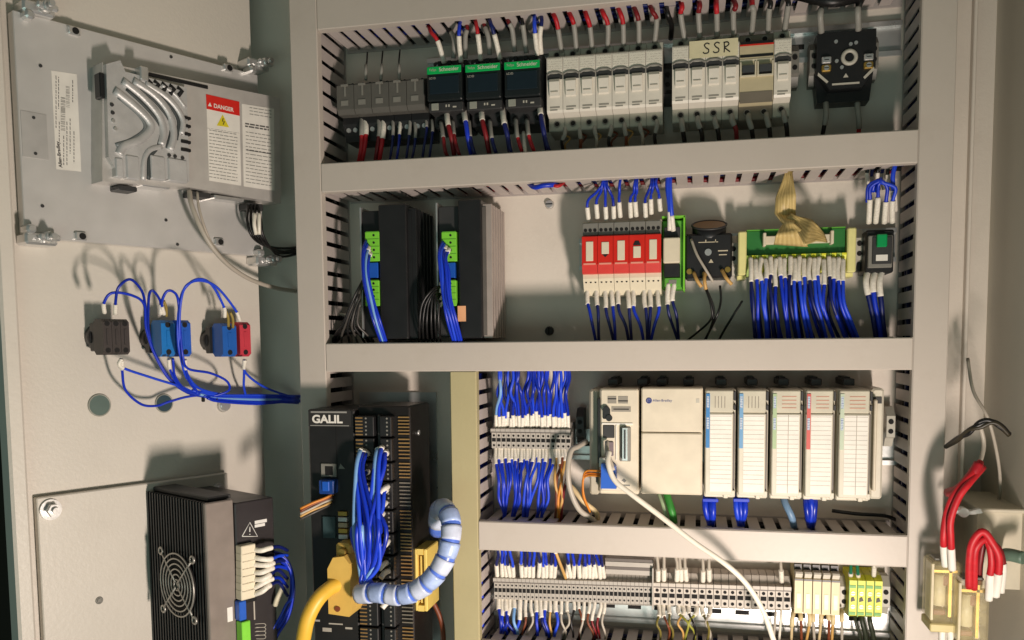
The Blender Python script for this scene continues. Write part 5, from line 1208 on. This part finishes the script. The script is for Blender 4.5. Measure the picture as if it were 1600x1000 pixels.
for a_ in (45,135,225,315):
    c_, s_ = math.cos(math.radians(a_)), math.sin(math.radians(a_))
    part('guard_arm', G().tube([(c_*R*.10,s_*R*.10,.0048),(c_*R*1.20,s_*R*1.20,.0040)], .0011, 6, 1), wm, fg)
    part('guard_eye', G().ring(c_*R*1.25,s_*R*1.25,.0040,.0036,.0012,16,6), wm, fg)
part('fan_hub', G().cyl(0,0,.0016,.0035,R*.14,16), wm, fg)

# ================================================================== RIGHT SIDE
mt = mat('clear_amber', (236,222,170), .08, alpha=.26, var=.3, scale=120)
solo('shelf_bracket', G().xprism([(-.075,-.06),(-.075,.035),(0,.035),(.0,-.06)], 0, .045).box(-.001,-.001,-.06,.047,.003,.040,.001), mat('bracket_cream',(206,198,176),.45,dirt=.15), 'cream box bracket low on the right side wall behind the red loop', 'bracket', CAB, *pix(CAB,1508,786,.055), .06)
solo('wing_nut', G().cyl(0,0,0,.010,.0045,12).box(-.012,-.002,.004,.012,.0025,.008,.001).prism([(.004,.001),(.014,.004),(.016,.0),(.004,-.002)],.003,.009), steel, 'bright wing nut on the cream box bracket', 'nut', CAB, *pix(CAB,1503,799,.12), .117)
for k, (x0_, x1_, y0_, y1_, lab) in enumerate(((1456,1502,878,978,'clear plug-in relay at lower right, the upper one overlapping the duct'),(1499,1545,908,1012,'clear plug-in relay at lower right, the lower one under the red loop'))):
    w_ = .135+.012*k; a = pix(CAB,x0_,y0_,w_); b = pix(CAB,x1_,y1_,w_); q = (b[0]-a[0])/2; h = (a[1]-b[1])/2
    o = thing('clear_relay', lab, 'relay', CAB, (a[0]+b[0])/2, (a[1]+b[1])/2, 0, 'clear plug-in relays at the lower right')
    part('clear_cover', G().box(-q,-h,w_-.030,q,h,w_,.003), mt, o)
    part('coil', G().cyl(-q*.2,0,-h*.5,h*.5,q*.42,14,ax='y'), mat('coil_cream',(214,206,170),.5), o)
    o.children[-1] if False else None
    part('contact_plate', G().box(q*.25,-h*.8,w_-.024,q*.45,h*.85,w_-.006).box(-q*.8,h*.62,w_-.02,q*.8,h*.70,w_-.006), brass, o, kind=None)
    part('base', G().box(-q*.96,-h-.008,w_-.034,q*.96,-h,w_-.002,.001), mat('base_cream',(200,186,130),.5), o)
    part('armature', G().box(-q*.7,-h*.78,w_-.022,q*.15,-h*.60,w_-.008,.001).box(-q*.15,h*.15,w_-.020,q*.6,h*.5,w_-.010,.001), brownw, o, kind='stuff')
    part('spring', G().tube([(q*.6+.0015*math.cos(t*1.3), -h*.5+h*.05*t, w_-.014+.0015*math.sin(t*1.3)) for t in range(16)], .0005, 5, 2), steel, o)
    part('inner_frame', G().box(-q*.9,-h*.9,w_-.026,-q*.75,h*.9,w_-.004), offw, o)
    part('top_clip', G().box(-q*.7,h,w_-.024,q*.7,h+.0022,w_-.006,.0006), grey, o)
    for ch in o.children:
        if ch.name.startswith('coil'): ch.location = (0, 0, w_-.015)
RWI = [
 ('red wire dropping to the upper clear relay, left strand', [(1532,722,.14),(1512,746,.15),(1492,774,.152),(1479,806,.150),(1474,838,.148),(1475,866,.140),(1477,884,.135)], red, .0031),
 ('red wire dropping to the upper clear relay, right strand', [(1536,730,.14),(1516,754,.156),(1498,780,.158),(1487,812,.156),(1484,842,.154),(1487,872,.146),(1488,890,.140)], red, .0031),
 ('red wire loop over the lower clear relay, outer strand', [(1514,918,.150),(1513,880,.160),(1518,848,.166),(1535,832,.168),(1552,846,.166),(1559,872,.164),(1558,905,.158),(1556,930,.150)], red, .0033),
 ('red wire loop over the lower clear relay, inner strand', [(1522,920,.148),(1521,885,.158),(1526,856,.164),(1537,842,.164),(1546,856,.162),(1549,880,.160),(1547,904,.156),(1545,936,.148)], red, .0031),
 ('dark red wire behind the loop at lower right', [(1530,915,.13),(1530,880,.138),(1540,848,.142),(1558,856,.140),(1566,885,.136),(1564,925,.13)], dred, .0029),
]
for lab, p, c_, r_ in RWI: wire(lab, CAB, p, r_, c_, group='red wires at the lower right', s1=.026, sr=1.12, sm=labelb, n=10, seg=7)
wire('red wires bunched where they leave the tie at right', CAB, [(1482,770,.12),(1500,762,.14),(1520,742,.148),(1530,724,.146)], .0046, mat('deep_red_wire',(160,20,34),.45))
for k in range(3):
    wire('black twisted lead crossing the right side wall, %s strand' % nth(k), CAB, [(1478,698,.09),(1496,684+2*k,.11),(1514,676-3*k,.125),(1530,662+3*k,.13),(1546,656+2*k,.132),(1562,668-2*k,.132),(1577,678+k,.13)], .0022, blackw if k < 2 else mat('olive_black_wire',(50,44,30),.45), group='twisted black leads on the right')
    wire('grey lead hanging behind the black twisted one, %s strand' % nth(k), CAB, [(1530,660,.12),(1538,690,.115),(1536,712,.12),(1526,732,.13)], .0020, greyw) if k < 1 else None
for k in range(3):
    wire('white sleeved wire under the clear relays, %s' % nth(k), CAB, [(1473+10*k+30*(k>1),976,.128),(1474+10*k+30*(k>1),996,.13),(1475+10*k+30*(k>1),1020,.12)], .0030, labelb)
wire('green cable coming forward on the right edge', CAB, [(1600,872,.14),(1575,866,.13),(1560,872,.11)], .0060, mat('dull_green_cable',(96,120,104),.5), cat='cable')
wire('grey earth lead along the right side wall', CAB, [(1512,560,.06),(1520,610,.075),(1542,650,.09),(1556,700,.08),(1562,750,.06),(1560,790,.04)], .0016, greyw)

# thin wires too small to pick apart
_m = MASS['g'].mesh('thin_wires', MASSM); _o = bpy.data.objects.new('thin_wires', _m); COL.objects.link(_o)
tagp(_o, 'thin sleeved wires crowded under and above the terminal strips and drives', 'wires', kind='stuff')
